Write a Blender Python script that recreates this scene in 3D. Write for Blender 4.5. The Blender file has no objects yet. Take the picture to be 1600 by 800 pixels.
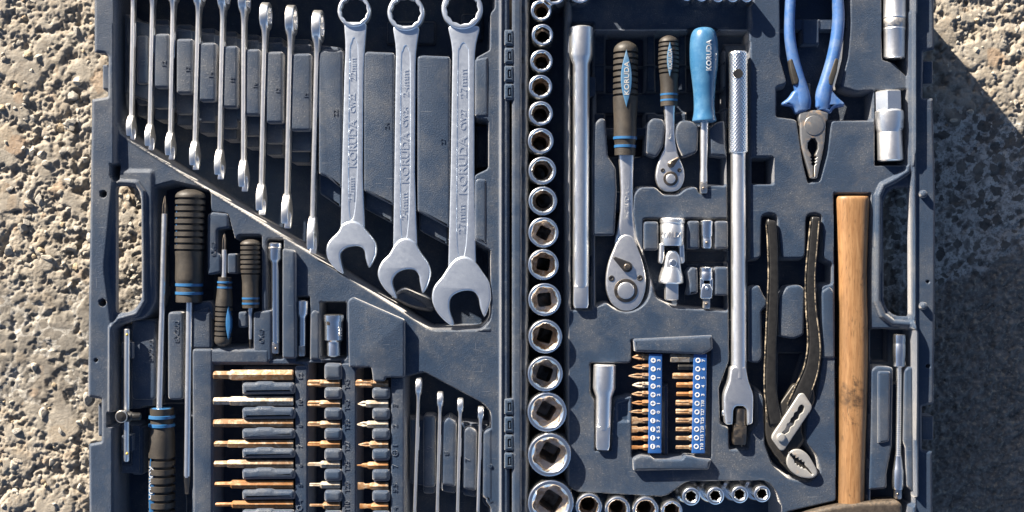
import bpy, math, random
import numpy as np
from mathutils import Vector
from mathutils.geometry import tessellate_polygon

random.seed(7)
scene = bpy.context.scene
COL = scene.collection
S = 0.00057          # metres per plan unit (the case is about 0.75 m wide when open)
H = 2000.0           # camera height over the case rim, in plan units
GZ = 122.0           # height of the case rim over the ground, in plan units
PI = math.pi

# ------------------------------------------------------------------ camera
cam = bpy.data.cameras.new('camera')
cam.sensor_fit = 'HORIZONTAL'
cam.angle = 2 * math.atan(800 / H)
cam.clip_start = 0.01
cam.clip_end = 100
cam_o = bpy.data.objects.new('camera', cam)
COL.objects.link(cam_o)
cam_o.location = (0, 0, (H + GZ) * S)
scene.camera = cam_o

# ------------------------------------------------------------------ light
SUN_EL = math.radians(19.5)
LX, LY = 0.62, -0.785                       # the way the light travels over the ground
world = bpy.data.worlds.new('World')
scene.world = world
world.use_nodes = True
wn = world.node_tree.nodes
sky = wn.new('ShaderNodeTexSky')
sky.sky_type = 'NISHITA'
sky.sun_disc = False
sky.sun_elevation = SUN_EL
sky.air_density = 0.55
sky.dust_density = 0.8
sky.ozone_density = 1.0
sky.sun_rotation = math.atan2(-LX, -LY)
world.node_tree.links.new(sky.outputs[0], wn['Background'].inputs[0])
wn['Background'].inputs[1].default_value = 0.05
sun = bpy.data.lights.new('sun', 'SUN')
sun.energy = 5.0
sun.angle = math.radians(0.5)
sun.color = (1.0, 0.90, 0.76)
sun_o = bpy.data.objects.new('sun', sun)
COL.objects.link(sun_o)
d = Vector((LX * math.cos(SUN_EL), LY * math.cos(SUN_EL), -math.sin(SUN_EL)))
sun_o.rotation_euler = d.to_track_quat('-Z', 'Y').to_euler()
sun_o.location = (-2, 2, 2)
scene.view_settings.view_transform = 'Standard'
scene.view_settings.look = 'None'
scene.view_settings.gamma = 1
scene.view_settings.exposure = 1.72

# ------------------------------------------------------------------ coordinates and mesh helpers
def T(x, y, z=0.0):
    """photo position of a point at height z -> plan position (plan units, y up)"""
    k = (H - z) / H
    return ((x - 800) * k, (400 - y) * k, z)

def TP(poly, z):
    return [T(p[0], p[1], z)[:2] for p in poly]

class B:
    def __init__(s):
        s.v = []; s.f = []
    def add(s, v, f):
        n = len(s.v)
        s.v.extend(v)
        s.f.extend([tuple(i + n for i in q) for q in f])
        return s

def mesh_from(b, name, base, sharp=35, smooth=True):
    me = bpy.data.meshes.new(name)
    bx, by, bz = base
    me.from_pydata([((p[0] - bx) * S, (p[1] - by) * S, (p[2] - bz) * S) for p in b.v], [], b.f)
    me.validate()
    if smooth:
        me.shade_smooth()
        me.set_sharp_from_angle(angle=math.radians(sharp))
    return me

def thing(name, label, cat, base, group=None):
    o = bpy.data.objects.new(name, None)
    o.empty_display_size = 0.01
    COL.objects.link(o)
    o.location = (base[0] * S, base[1] * S, (base[2] + GZ) * S)
    o['label'] = label; o['category'] = cat
    if group: o['group'] = group
    o['_b'] = base
    return o

def part(name, b, mat, parent, label=None, sharp=35, smooth=True):
    base = tuple(parent['_b'])
    me = mesh_from(b, name, base, sharp, smooth)
    me.materials.append(mat)
    o = bpy.data.objects.new(name, me)
    COL.objects.link(o)
    o.parent = parent
    o['_b'] = base
    if label: o['label'] = label
    return o

def solo(name, b, mat, label, cat, base, group=None, sharp=35):
    me = mesh_from(b, name, base, sharp)
    me.materials.append(mat)
    o = bpy.data.objects.new(name, me)
    COL.objects.link(o)
    o.location = (base[0] * S, base[1] * S, (base[2] + GZ) * S)
    o['label'] = label; o['category'] = cat
    if group: o['group'] = group
    o['_b'] = base
    return o

def area(p):
    return 0.5 * sum(p[i][0] * p[(i + 1) % len(p)][1] - p[(i + 1) % len(p)][0] * p[i][1] for i in range(len(p)))

def ccw(p, pos=True):
    p = [tuple(q[:2]) for q in p]
    return p if (area(p) > 0) == pos else p[::-1]

def off(p, d):
    """shift a loop to its left by d"""
    n = len(p); out = []
    for i in range(n):
        a, b_, c = p[i - 1], p[i], p[(i + 1) % n]
        e1 = (b_[0] - a[0], b_[1] - a[1]); e2 = (c[0] - b_[0], c[1] - b_[1])
        l1 = math.hypot(*e1) or 1e-9; l2 = math.hypot(*e2) or 1e-9
        n1 = (-e1[1] / l1, e1[0] / l1); n2 = (-e2[1] / l2, e2[0] / l2)
        m = (n1[0] + n2[0], n1[1] + n2[1]); q = m[0] * n1[0] + m[1] * n1[1]
        k = d / max(q, 0.45)
        out.append((b_[0] + m[0] * k, b_[1] + m[1] * k))
    return out

def rp(pts, r=4, n=4):
    """round the corners of a polygon; a point may carry its own radius"""
    out = []; N = len(pts)
    for i in range(N):
        p = pts[i]; rr = p[2] if len(p) > 2 else r
        a = pts[i - 1]; c = pts[(i + 1) % N]
        da = math.hypot(a[0] - p[0], a[1] - p[1]); dc = math.hypot(c[0] - p[0], c[1] - p[1])
        rr = min(rr, da * 0.48, dc * 0.48)
        if rr < 0.2: out.append((p[0], p[1])); continue
        ax, ay = p[0] + (a[0] - p[0]) / da * rr, p[1] + (a[1] - p[1]) / da * rr
        cx, cy = p[0] + (c[0] - p[0]) / dc * rr, p[1] + (c[1] - p[1]) / dc * rr
        for k in range(n + 1):
            t = k / n
            out.append(((1 - t) ** 2 * ax + 2 * t * (1 - t) * p[0] + t * t * cx,
                        (1 - t) ** 2 * ay + 2 * t * (1 - t) * p[1] + t * t * cy))
    return out

def rect(x0, y0, x1, y1, r=4, n=4):
    return rp([(x0, y0), (x1, y0), (x1, y1), (x0, y1)], r, n)

def circ(x, y, r, n=32, a0=0.0, ry=None):
    ry = r if ry is None else ry
    return [(x + r * math.cos(a0 + 2 * PI * i / n), y + ry * math.sin(a0 + 2 * PI * i / n)) for i in range(n)]

def arc(x, y, r, d0, d1, n=12):
    """degrees, y down as in the photo"""
    return [(x + r * math.cos(math.radians(d0 + (d1 - d0) * i / n)), y + r * math.sin(math.radians(d0 + (d1 - d0) * i / n))) for i in range(n + 1)]

def star(x, y, r0, r1, k, a0=0.0):
    return [(x + (r0 if i % 2 else r1) * math.cos(a0 + PI * i / k), y + (r0 if i % 2 else r1) * math.sin(a0 + PI * i / k)) for i in range(2 * k)]

def prism(b, outer, c0, c1, holes=(), pockets=(), bev=2.0, seg=3, botbev=0.0, xf=None, draft=0.0):
    """extrude a loop from c0 to c1 with a rounded upper edge, through-holes and shallow pockets"""
    V = []; F = []
    loops = [ccw(outer)] + [ccw(h, False) for h in holes]
    caps = []; bots = []
    for li, lp in enumerate(loops):
        n = len(lp); rings = []
        bv = bev if li == 0 else min(bev, 1.5)
        if botbev:
            for i in range(seg + 1):
                t = i / seg * PI / 2
                rings.append((botbev * (1 - math.sin(t)), c0 + botbev * (1 - math.cos(t))))
        else:
            rings.append((-draft, c0))
        for i in range(seg + 1):
            t = i / seg * PI / 2
            rings.append((bv * (1 - math.cos(t)), c1 - bv + bv * math.sin(t)))
        idx = []
        for (o_, c) in rings:
            q = off(lp, o_) if abs(o_) > 1e-6 else lp
            idx.append(len(V)); V.extend([(p[0], p[1], c) for p in q])
        for a, e in zip(idx[:-1], idx[1:]):
            for i in range(n):
                j = (i + 1) % n
                F.append((a + i, a + j, e + j, e + i))
        caps.append(list(range(idx[-1], idx[-1] + n)))
        bots.append(list(range(idx[0], idx[0] + n)))
    floors = []
    for (pk, dep) in pockets:
        lp = ccw(pk, False); n = len(lp)
        a = len(V); V.extend([(p[0], p[1], c1) for p in lp])
        q = off(lp, -min(dep, 1.2)); e = len(V); V.extend([(p[0], p[1], c1 - dep) for p in q])
        for i in range(n):
            j = (i + 1) % n
            F.append((a + i, e + i, e + j, a + j)[::-1])
        caps.append(list(range(a, a + n))); floors.append(list(range(e, e + n)))
    def cap(lists, flip):
        flat = [i for l in lists for i in l]
        tri = tessellate_polygon([[Vector((V[i][0], V[i][1], 0)) for i in l] for l in lists])
        for t in tri:
            q = [flat[k] for k in t]
            p0, p1, p2 = (V[k] for k in q)
            cr = (p1[0] - p0[0]) * (p2[1] - p0[1]) - (p1[1] - p0[1]) * (p2[0] - p0[0])
            if (cr < 0) != flip: q = q[::-1]
            F.append(tuple(q))
    cap(caps, False); cap(bots, True)
    for fl in floors: cap([fl], False)
    if xf: V = [xf(*p) for p in V]
    return b.add(V, F)

def pz(b, outer, z0, z1, **k):
    """prism whose outline is given as seen in the photo at its upper face"""
    for key in ('holes',):
        if key in k: k[key] = [TP(h, z1) for h in k[key]]
    if 'pockets' in k: k['pockets'] = [(TP(h, z1), dd) for h, dd in k['pockets']]
    return prism(b, TP(outer, z1), z0, z1, **k)

def basis(A, Bp):
    a = Vector(Bp) - Vector(A); a.normalize()
    up = Vector((0, 0, 1)) if abs(a.z) < 0.9 else Vector((0, 1, 0))
    e1 = a.cross(up).normalized(); e2 = e1.cross(a).normalized()
    return a, e1, e2

def lathe(b, A, Bp, prof, n=28, a0=0.0, fn=None):
    """prof: (distance from A towards B, radius or (r1, r2)); fn(angle, t, r) -> radius"""
    a, e1, e2 = basis(A, Bp); A = Vector(A); V = []; F = []
    for (t, r) in prof:
        r1, r2 = r if isinstance(r, tuple) else (r, r)
        for i in range(n):
            th = a0 + 2 * PI * i / n
            k = fn(th, t, 1.0) if fn else 1.0
            p = A + a * t + e1 * (r1 * k * math.cos(th)) + e2 * (r2 * k * math.sin(th))
            V.append((p.x, p.y, p.z))
    m = len(prof)
    for j in range(m - 1):
        for i in range(n):
            i2 = (i + 1) % n
            F.append((j * n + i, j * n + i2, (j + 1) * n + i2, (j + 1) * n + i))
    F.append(tuple(range(n))[::-1]); F.append(tuple((m - 1) * n + i for i in range(n)))
    return b.add(V, F)

def loft(b, secs, e1=None, n=16, ex=2.0):
    """secs: (point, half across, half up) ; superellipse sections across the path"""
    V = []; F = []; pts = [Vector(s[0]) for s in secs]
    m = len(secs)
    for j, s in enumerate(secs):
        t = (pts[min(j + 1, m - 1)] - pts[max(j - 1, 0)])
        t.z *= 0.3; t.normalize()
        up = Vector((0, 0, 1))
        side = t.cross(up).normalized(); u2 = side.cross(t).normalized()
        for i in range(n):
            th = 2 * PI * i / n; c, q = math.cos(th), math.sin(th)
            cx = math.copysign(abs(c) ** (2 / ex), c); qy = math.copysign(abs(q) ** (2 / ex), q)
            p = pts[j] + side * (s[1] * cx) + u2 * (s[2] * qy)
            V.append((p.x, p.y, p.z))
    for j in range(m - 1):
        for i in range(n):
            i2 = (i + 1) % n
            F.append((j * n + i, j * n + i2, (j + 1) * n + i2, (j + 1) * n + i))
    F.append(tuple(range(n))[::-1]); F.append(tuple((m - 1) * n + i for i in range(n)))
    return b.add(V, F)

def spline(pts, n=6):
    """smooth a list of tuples (Catmull-Rom)"""
    out = []; N = len(pts)
    for i in range(N - 1):
        p0 = pts[max(i - 1, 0)]; p1 = pts[i]; p2 = pts[i + 1]; p3 = pts[min(i + 2, N - 1)]
        for k in range(n):
            t = k / n
            out.append(tuple(0.5 * (2 * b_ + (c - a) * t + (2 * a - 5 * b_ + 4 * c - d_) * t * t + (-a + 3 * b_ - 3 * c + d_) * t ** 3)
                             for a, b_, c, d_ in zip(p0, p1, p2, p3)))
    out.append(tuple(pts[-1]))
    return out

def closed_spline(pts, n=4):
    out = []; N = len(pts)
    for i in range(N):
        p0, p1, p2, p3 = pts[i - 1], pts[i], pts[(i + 1) % N], pts[(i + 2) % N]
        for k in range(n):
            t = k / n
            out.append(tuple(0.5 * (2 * b_ + (c - a) * t + (2 * a - 5 * b_ + 4 * c - d_) * t * t + (-a + 3 * b_ - 3 * c + d_) * t ** 3)
                             for a, b_, c, d_ in zip(p0, p1, p2, p3)))
    return out

def sphere(b, c, r, n=14, m=8, sz=1.0):
    prof = [(-r * math.cos(PI * j / m), max(r * math.sin(PI * j / m), 0.02)) for j in range(m + 1)]
    C = Vector(c)
    V = []; F = []
    for t, q in prof:
        for i in range(n):
            th = 2 * PI * i / n
            V.append((C.x + q * math.cos(th), C.y + q * math.sin(th), C.z + t * sz))
    for j in range(m):
        for i in range(n):
            i2 = (i + 1) % n
            F.append((j * n + i, j * n + i2, (j + 1) * n + i2, (j + 1) * n + i))
    return b.add(V, F)

_txt = {}
def text_mesh(s, bold):
    key = (s, bold)
    if key not in _txt:
        cu = bpy.data.curves.new('lettering', 'FONT')
        cu.body = s; cu.size = 1.0; cu.extrude = 0.5; cu.offset = bold
        cu.align_x = 'CENTER'; cu.align_y = 'CENTER'
        cu.resolution_u = 3
        o = bpy.data.objects.new('lettering', cu)
        me = bpy.data.meshes.new_from_object(o)
        v = [tuple(q.co) for q in me.vertices]; f = [tuple(p.vertices) for p in me.polygons]
        xs = [q[0] for q in v]; ys = [q[1] for q in v]
        cx, cy = (min(xs) + max(xs)) / 2, (min(ys) + max(ys)) / 2
        v = [(q[0] - cx, q[1] - cy, q[2]) for q in v]
        _txt[key] = (v, f, max(xs) - min(xs), max(ys) - min(ys))
        bpy.data.meshes.remove(me); bpy.data.objects.remove(o); bpy.data.curves.remove(cu)
    return _txt[key]

def text(b, s, x, y, z, length, height=None, rot=90, thick=1.0, bold=0.0, drop=None):
    """raised lettering centred on photo point x, y at height z; length along the reading direction"""
    v, f, w, h = text_mesh(s, bold)
    kx = length / w; ky = (height / h) if height else kx
    kx = min(kx, ky * 1.25)
    c = T(x, y, z); a = math.radians(rot)
    V = []
    for p in v:
        px, py = p[0] * kx, p[1] * ky
        X = c[0] + px * math.cos(a) - py * math.sin(a); Y = c[1] + px * math.sin(a) + py * math.cos(a)
        zz = z + p[2] * thick
        if drop: zz += drop(X, Y)
        V.append((X, Y, zz))
    return b.add(V, f)

# ------------------------------------------------------------------ materials
def new_mat(name):
    m = bpy.data.materials.new(name)
    m.use_nodes = True
    nt = m.node_tree
    return m, nt, nt.nodes['Principled BSDF']

class NT:
    def __init__(s, nt): s.nt = nt
    def n(s, kind, **k):
        q = s.nt.nodes.new(kind)
        for a, v in k.items(): setattr(q, a, v)
        return q
    def l(s, a, b_): s.nt.links.new(a, b_)
    def coord(s, scale=(1, 1, 1), world=True):
        if world:
            g = s.n('ShaderNodeNewGeometry'); o = g.outputs['Position']
        else:
            g = s.n('ShaderNodeTexCoord'); o = g.outputs['Object']
        mp = s.n('ShaderNodeMapping'); mp.inputs['Scale'].default_value = scale
        s.l(o, mp.inputs['Vector'])
        return mp.outputs['Vector']
    def noise(s, vec, scale, detail=4, rough=0.55, dist=0.0):
        q = s.n('ShaderNodeTexNoise')
        q.inputs['Scale'].default_value = scale; q.inputs['Detail'].default_value = detail
        q.inputs['Roughness'].default_value = rough; q.inputs['Distortion'].default_value = dist
        s.l(vec, q.inputs['Vector'])
        return q.outputs['Fac']
    def ramp(s, fac, stops):
        q = s.n('ShaderNodeValToRGB')
        el = q.color_ramp.elements
        while len(el) < len(stops): el.new(0.5)
        for e, (p, c) in zip(el, stops):
            e.position = p
            e.color = (*c, 1) if not isinstance(c, (int, float)) else (c, c, c, 1)
        s.l(fac, q.inputs['Fac'])
        return q.outputs['Color']
    def mix(s, fac, a, b_, mode='MIX'):
        q = s.n('ShaderNodeMix', data_type='RGBA', blend_type=mode)
        for sock, v in ((q.inputs[0], fac), (q.inputs[6], a), (q.inputs[7], b_)):
            if hasattr(v, 'is_linked') or hasattr(v, 'links'): s.l(v, sock)
            elif isinstance(v, (int, float)): sock.default_value = v
            else: sock.default_value = (*v, 1)
        return q.outputs[2]
    def math(s, op, a, b_=0.5):
        q = s.n('ShaderNodeMath', operation=op)
        for sock, v in ((q.inputs[0], a), (q.inputs[1], b_)):
            if hasattr(v, 'links'): s.l(v, sock)
            else: sock.default_value = v
        return q.outputs[0]
    def bump(s, h, strength, dist, bs, prev=None):
        q = s.n('ShaderNodeBump')
        q.inputs['Strength'].default_value = strength; q.inputs['Distance'].default_value = dist
        s.l(h, q.inputs['Height'])
        if prev is not None: s.l(prev, q.inputs['Normal'])
        s.l(q.outputs[0], bs.inputs['Normal'])
        return q.outputs[0]

def m_plastic(name, col, dust=(0.145, 0.14, 0.13), amount=0.5, rough=0.42):
    m, nt, bs = new_mat(name); k = NT(nt)
    v = k.coord()
    big = k.noise(v, 26, 5, 0.62)
    fine = k.noise(v, 520, 4, 0.6)
    dustf = k.ramp(big, [(0.44, 0.0), (0.68, 1.0)])
    speck = k.ramp(k.noise(v, 900, 2, 0.5), [(0.62, 0.0), (0.68, 1.0)])
    c1 = k.mix(k.ramp(fine, [(0.3, 0.0), (0.7, 1.0)]), tuple(q * 0.9 for q in col), tuple(q * 1.12 for q in col))
    c2 = k.mix(k.math('MULTIPLY', dustf, k.math('MULTIPLY', k.noise(v, 210, 5, 0.7), amount)), c1, dust)
    c3 = k.mix(k.math('MULTIPLY', speck, k.math('ADD', 0.04, k.math('MULTIPLY', dustf, 0.4))), c2, (0.27, 0.27, 0.27))
    # scratches: thin stretched streaks in two directions
    for sc, rz in (((40, 620, 60), 0.9), ((640, 46, 60), 0.5), ((50, 700, 60), 0.25)):
        mp = k.n('ShaderNodeMapping'); mp.inputs['Rotation'].default_value = (0, 0, rz); mp.inputs['Scale'].default_value = sc
        k.l(v, mp.inputs['Vector'])
        st = k.ramp(k.noise(mp.outputs[0], 1.0, 2, 0.5), [(0.73, 0.0), (0.76, 1.0)])
        c3 = k.mix(k.math('MULTIPLY', st, 0.3), c3, (0.22, 0.23, 0.25))
    # brown mud smears
    mud = k.ramp(k.noise(v, 34, 7, 0.7, 0.6), [(0.64, 0.0), (0.74, 1.0)])
    c4 = k.mix(k.math('MULTIPLY', mud, 0.14), c3, (0.20, 0.145, 0.085))
    k.l(c4, bs.inputs['Base Color'])
    k.l(k.ramp(k.noise(v, 60, 4), [(0.3, rough - 0.06), (0.75, rough + 0.2)]), bs.inputs['Roughness'])
    bs.inputs['Specular IOR Level'].default_value = 0.38
    bs.inputs['Sheen Weight'].default_value = 0.74          # dusty film on the moulding
    bs.inputs['Sheen Roughness'].default_value = 0.45
    bs.inputs['Sheen Tint'].default_value = (1.0, 0.95, 0.9, 1)
    b1 = k.bump(k.noise(v, 900, 3, 0.7), 0.75, 0.0006, bs)
    k.bump(k.noise(v, 90, 3, 0.5), 0.10, 0.0008, bs, b1)
    return m

def m_metal(name, col, rough=0.3, dirt=(0.28, 0.2, 0.12), amount=0.25, dirt_lo=0.55, streak=None, bump=0.15, metallic=1.0):
    m, nt, bs = new_mat(name); k = NT(nt)
    v = k.coord()
    n1 = k.noise(v, 120, 6, 0.68, 0.4)
    f = k.ramp(n1, [(dirt_lo, 0.0), (min(dirt_lo + 0.17, 1.0), 1.0)])
    fine = k.noise(v, 700, 3, 0.6)
    c = k.mix(k.ramp(fine, [(0.3, 0.0), (0.7, 1.0)]), tuple(q * 0.96 for q in col), tuple(min(q * 1.03, 1) for q in col))
    fa = k.math('MULTIPLY', f, amount)
    c = k.mix(fa, c, dirt)
    k.l(c, bs.inputs['Base Color'])
    mt = k.math('MULTIPLY', k.math('SUBTRACT', 1.0, k.math('MULTIPLY', fa, 0.8)), metallic)
    k.l(mt, bs.inputs['Metallic'])
    r = k.math('ADD', k.ramp(k.noise(v, 300, 4), [(0.3, rough * 0.93), (0.7, rough * 1.1)]), k.math('MULTIPLY', fa, 0.3))
    k.l(r, bs.inputs['Roughness'])
    b1 = k.bump(k.noise(v, 450, 4, 0.6), bump, 0.0004, bs)
    k.bump(fa, -bump, 0.0004, bs, b1)
    return m

def m_rust(name, base, metalc, rust, rough=0.52, bias=0.5):
    m, nt, bs = new_mat(name); k = NT(nt)
    v = k.coord()
    n1 = k.noise(v, 170, 7, 0.7, 0.6)
    f = k.ramp(n1, [(bias - 0.1, 0.0), (bias + 0.08, 1.0)])
    c = k.mix(f, metalc, base)
    sp = k.ramp(k.noise(v, 520, 5, 0.7), [(0.55, 0.0), (0.66, 1.0)])
    c = k.mix(k.math('MULTIPLY', sp, 0.75), c, rust)
    k.l(c, bs.inputs['Base Color'])
    k.l(k.ramp(f, [(0.0, 0.35), (1.0, 0.15)]), bs.inputs['Metallic'])
    k.l(k.ramp(k.noise(v, 260, 4), [(0.3, rough - 0.1), (0.7, rough + 0.2)]), bs.inputs['Roughness'])
    b1 = k.bump(n1, 0.25, 0.0006, bs)
    k.bump(k.noise(v, 800, 3), 0.2, 0.0003, bs, b1)
    return m

def m_plain(name, col, rough=0.5, var=0.2, dust=None, amount=0.4, bump=0.15, scale=420, spec=0.5, coat=0.0):
    m, nt, bs = new_mat(name); k = NT(nt)
    v = k.coord()
    c = k.mix(k.noise(v, scale, 4, 0.6), tuple(q * (1 - var) for q in col), tuple(min(1, q * (1 + var)) for q in col))
    if dust:
        f = k.ramp(k.noise(v, 70, 6, 0.7), [(0.45, 0.0), (0.68, 1.0)])
        c = k.mix(k.math('MULTIPLY', f, amount), c, dust)
    k.l(c, bs.inputs['Base Color'])
    k.l(k.ramp(k.noise(v, 90, 4), [(0.3, max(rough - 0.08, 0.05)), (0.7, rough + 0.1)]), bs.inputs['Roughness'])
    bs.inputs['Specular IOR Level'].default_value = spec
    bs.inputs['Coat Weight'].default_value = coat
    k.bump(k.noise(v, 600, 3, 0.6), bump, 0.0004, bs)
    return m

def m_wood(name):
    m, nt, bs = new_mat(name); k = NT(nt)
    v = k.coord((1, 0.07, 1))
    g = k.noise(v, 300, 7, 0.72, 1.2)
    c = k.ramp(g, [(0.25, (0.15, 0.062, 0.022)), (0.45, (0.25, 0.13, 0.054)), (0.62, (0.33, 0.185, 0.084)), (0.85, (0.40, 0.25, 0.13))])
    v2 = k.coord((1, 0.45, 1))
    sc = k.ramp(k.noise(v2, 115, 7, 0.75, 1.2), [(0.59, 0.0), (0.66, 1.0)])
    c = k.mix(k.math('MULTIPLY', sc, 0.8), c, (0.045, 0.026, 0.014))
    fine = k.ramp(k.noise(k.coord((1, 0.12, 1)), 900, 3, 0.6), [(0.56, 0.0), (0.66, 1.0)])
    c = k.mix(k.math('MULTIPLY', fine, 0.5), c, (0.10, 0.05, 0.02))
    # burnt patch worn into the handle
    px, py, _ = T(1334, 622, 0)
    gm = k.n('ShaderNodeNewGeometry'); dv = k.n('ShaderNodeVectorMath', operation='DISTANCE')
    k.l(gm.outputs['Position'], dv.inputs[0]); dv.inputs[1].default_value = (px * S, py * S, 0.06)
    dd = k.math('ADD', dv.outputs['Value'], k.math('MULTIPLY', k.math('SUBTRACT', k.noise(k.coord(), 190, 6, 0.7), 0.5), 0.03))
    bf = k.ramp(dd, [(0.009, 1.0), (0.0145, 0.0)])
    c = k.mix(k.math('MULTIPLY', bf, 0.85), c, (0.028, 0.018, 0.012))
    # darker brown along the left flank of the handle's lower part
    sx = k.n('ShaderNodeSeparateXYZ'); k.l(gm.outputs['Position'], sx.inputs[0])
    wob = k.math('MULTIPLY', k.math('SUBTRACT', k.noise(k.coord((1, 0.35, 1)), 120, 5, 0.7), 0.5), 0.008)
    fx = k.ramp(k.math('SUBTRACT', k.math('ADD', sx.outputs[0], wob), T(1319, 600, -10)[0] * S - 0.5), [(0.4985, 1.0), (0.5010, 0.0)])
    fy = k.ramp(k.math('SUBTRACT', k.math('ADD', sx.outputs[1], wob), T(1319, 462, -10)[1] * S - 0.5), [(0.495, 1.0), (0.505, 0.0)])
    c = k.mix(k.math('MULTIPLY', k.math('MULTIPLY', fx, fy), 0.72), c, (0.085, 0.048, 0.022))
    k.l(c, bs.inputs['Base Color'])
    bs.inputs['Roughness'].default_value = 0.48
    b1 = k.bump(g, 0.25, 0.0006, bs)
    k.bump(sc, -0.3, 0.0006, bs, b1)
    return m

def m_worn(name, dark, bright, rough=0.5, lo=0.52, hi=0.58):
    """blackened steel rubbed bright along its edges"""
    m, nt, bs = new_mat(name); k = NT(nt)
    v = k.coord()
    g = k.n('ShaderNodeNewGeometry')
    e = k.math('ADD', g.outputs['Pointiness'], k.math('MULTIPLY', k.math('SUBTRACT', k.noise(v, 380, 5, 0.7), 0.5), 0.09))
    f = k.ramp(e, [(lo, 0.0), (hi, 1.0)])
    c0 = k.mix(k.ramp(k.noise(v, 240, 6, 0.7), [(0.35, 0.0), (0.7, 1.0)]), dark, tuple(q * 2.2 for q in dark))
    c = k.mix(f, c0, bright)
    k.l(c, bs.inputs['Base Color'])
    k.l(k.math('MULTIPLY', f, 0.9), bs.inputs['Metallic'])
    bs.inputs['Roughness'].default_value = rough
    b1 = k.bump(k.noise(v, 500, 4, 0.65), 0.35, 0.0005, bs)
    return m

NAVY = m_plastic('navy_moulded_plastic', (0.006, 0.025, 0.060), rough=0.44, amount=0.6)
NAVY2 = m_plastic('navy_case_rim_plastic', (0.0035, 0.028, 0.068), amount=0.35, rough=0.40)
CHROME = m_metal('satin_chrome', (0.95, 0.94, 0.92), 0.37, amount=0.25, dirt_lo=0.66, metallic=0.97, bump=0.02)
CHROME_B = m_metal('bright_chrome', (0.93, 0.93, 0.92), 0.21, amount=0.25, dirt_lo=0.64, metallic=0.98, bump=0.02)
CHROME_D = m_metal('worn_chrome', (0.70, 0.67, 0.63), 0.32, amount=0.6, dirt_lo=0.48, dirt=(0.22, 0.16, 0.10))
FORGED = m_metal('satin_forged_steel', (0.78, 0.83, 0.89), 0.37, amount=0.12, dirt_lo=0.68, bump=0.03, metallic=0.92)
BORE = m_metal('rusty_socket_bore', (0.40, 0.34, 0.28), 0.5, amount=0.8, dirt_lo=0.40, dirt=(0.16, 0.095, 0.045), bump=0.3)
DARKST = m_metal('dark_steel', (0.20, 0.17, 0.14), 0.36, amount=0.5, dirt_lo=0.5, dirt=(0.10, 0.07, 0.04))
RUSTY = [m_rust('rusty_bit_steel', (0.22, 0.115, 0.048), (0.44, 0.35, 0.25), (0.10, 0.042, 0.016), bias=0.44),
         m_rust('orange_rust_steel', (0.26, 0.115, 0.035), (0.42, 0.30, 0.18), (0.11, 0.038, 0.012), bias=0.40),
         m_rust('bronzed_bit_steel', (0.18, 0.10, 0.05), (0.40, 0.31, 0.21), (0.07, 0.034, 0.015), bias=0.46),
         m_rust('pale_bit_steel', (0.25, 0.19, 0.13), (0.48, 0.43, 0.36), (0.12, 0.07, 0.035), bias=0.52)]
RUBBER = m_plain('dusty_black_rubber', (0.030, 0.026, 0.022), 0.55, 0.2, dust=(0.082, 0.066, 0.050), amount=0.5, bump=0.3)
BLUE = m_plain('blue_handle_plastic', (0.05, 0.145, 0.27), 0.40, 0.06, dust=(0.14, 0.20, 0.26), amount=0.7, coat=0.1, bump=0.08)
BLUE_T = m_plain('pale_blue_plastic', (0.034, 0.125, 0.25), 0.30, 0.06, dust=(0.15, 0.30, 0.44), amount=0.35, coat=0.2, bump=0.06)
BLUE_P = m_plain('pliers_blue_sleeve', (0.040, 0.115, 0.31), 0.42, 0.06, dust=(0.16, 0.21, 0.30), amount=0.6, bump=0.15)
BLUE_S = m_plain('strip_blue_plastic', (0.017, 0.080, 0.26), 0.42, 0.08, dust=(0.12, 0.19, 0.34), amount=0.25, bump=0.1)
BLUE_R = m_plain('blue_band_plastic', (0.016, 0.10, 0.25), 0.42, 0.1, dust=(0.1, 0.2, 0.3), amount=0.3)
WHITE = m_plain('white_print', (0.58, 0.60, 0.62), 0.5, 0.05, dust=(0.30, 0.33, 0.38), amount=0.5, bump=0.02)
BLACKRUB = m_plain('dark_grip_rubber', (0.022, 0.020, 0.017), 0.6, 0.2, dust=(0.06, 0.05, 0.04), amount=0.5)
WORNINK = m_plain('worn_white_print', (0.48, 0.46, 0.43), 0.5, 0.1, dust=(0.12, 0.18, 0.25), amount=0.9, bump=0.02)
BLACK = m_plain('black_plastic', (0.016, 0.016, 0.018), 0.45, 0.2, dust=(0.06, 0.055, 0.05), amount=0.5)
INK = m_plain('black_moulded_number', (0.012, 0.014, 0.02), 0.5, 0.1)
BORES = [BORE, m_metal('beige_socket_bore', (0.52, 0.46, 0.40), 0.45, amount=0.7, dirt_lo=0.45, dirt=(0.22, 0.15, 0.09), bump=0.2), m_metal('dark_socket_bore', (0.30, 0.27, 0.24), 0.45, amount=0.7, dirt_lo=0.45, dirt=(0.11, 0.07, 0.04), bump=0.2)]
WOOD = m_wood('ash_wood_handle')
BLACKST = m_worn('blackened_steel', (0.012, 0.0115, 0.011), (0.55, 0.46, 0.33), 0.36, 0.525, 0.56)
GREYST = m_metal('spotted_grey_steel', (0.42, 0.41, 0.39), 0.50, amount=0.7, dirt_lo=0.58, dirt=(0.30, 0.15, 0.05), bump=0.2, metallic=0.55)
GREYST2 = m_metal('dull_plier_steel', (0.30, 0.30, 0.30), 0.42, amount=0.8, dirt_lo=0.52, dirt=(0.26, 0.14, 0.05), bump=0.2, metallic=0.8)
JOINTST = m_metal('oiled_black_steel', (0.045, 0.042, 0.038), 0.38, amount=0.5, dirt_lo=0.55, dirt=(0.16, 0.12, 0.08), bump=0.1, metallic=0.5)
HAMST = m_worn('worn_hammer_steel', (0.035, 0.028, 0.022), (0.34, 0.25, 0.17), 0.5, 0.52, 0.58)
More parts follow.
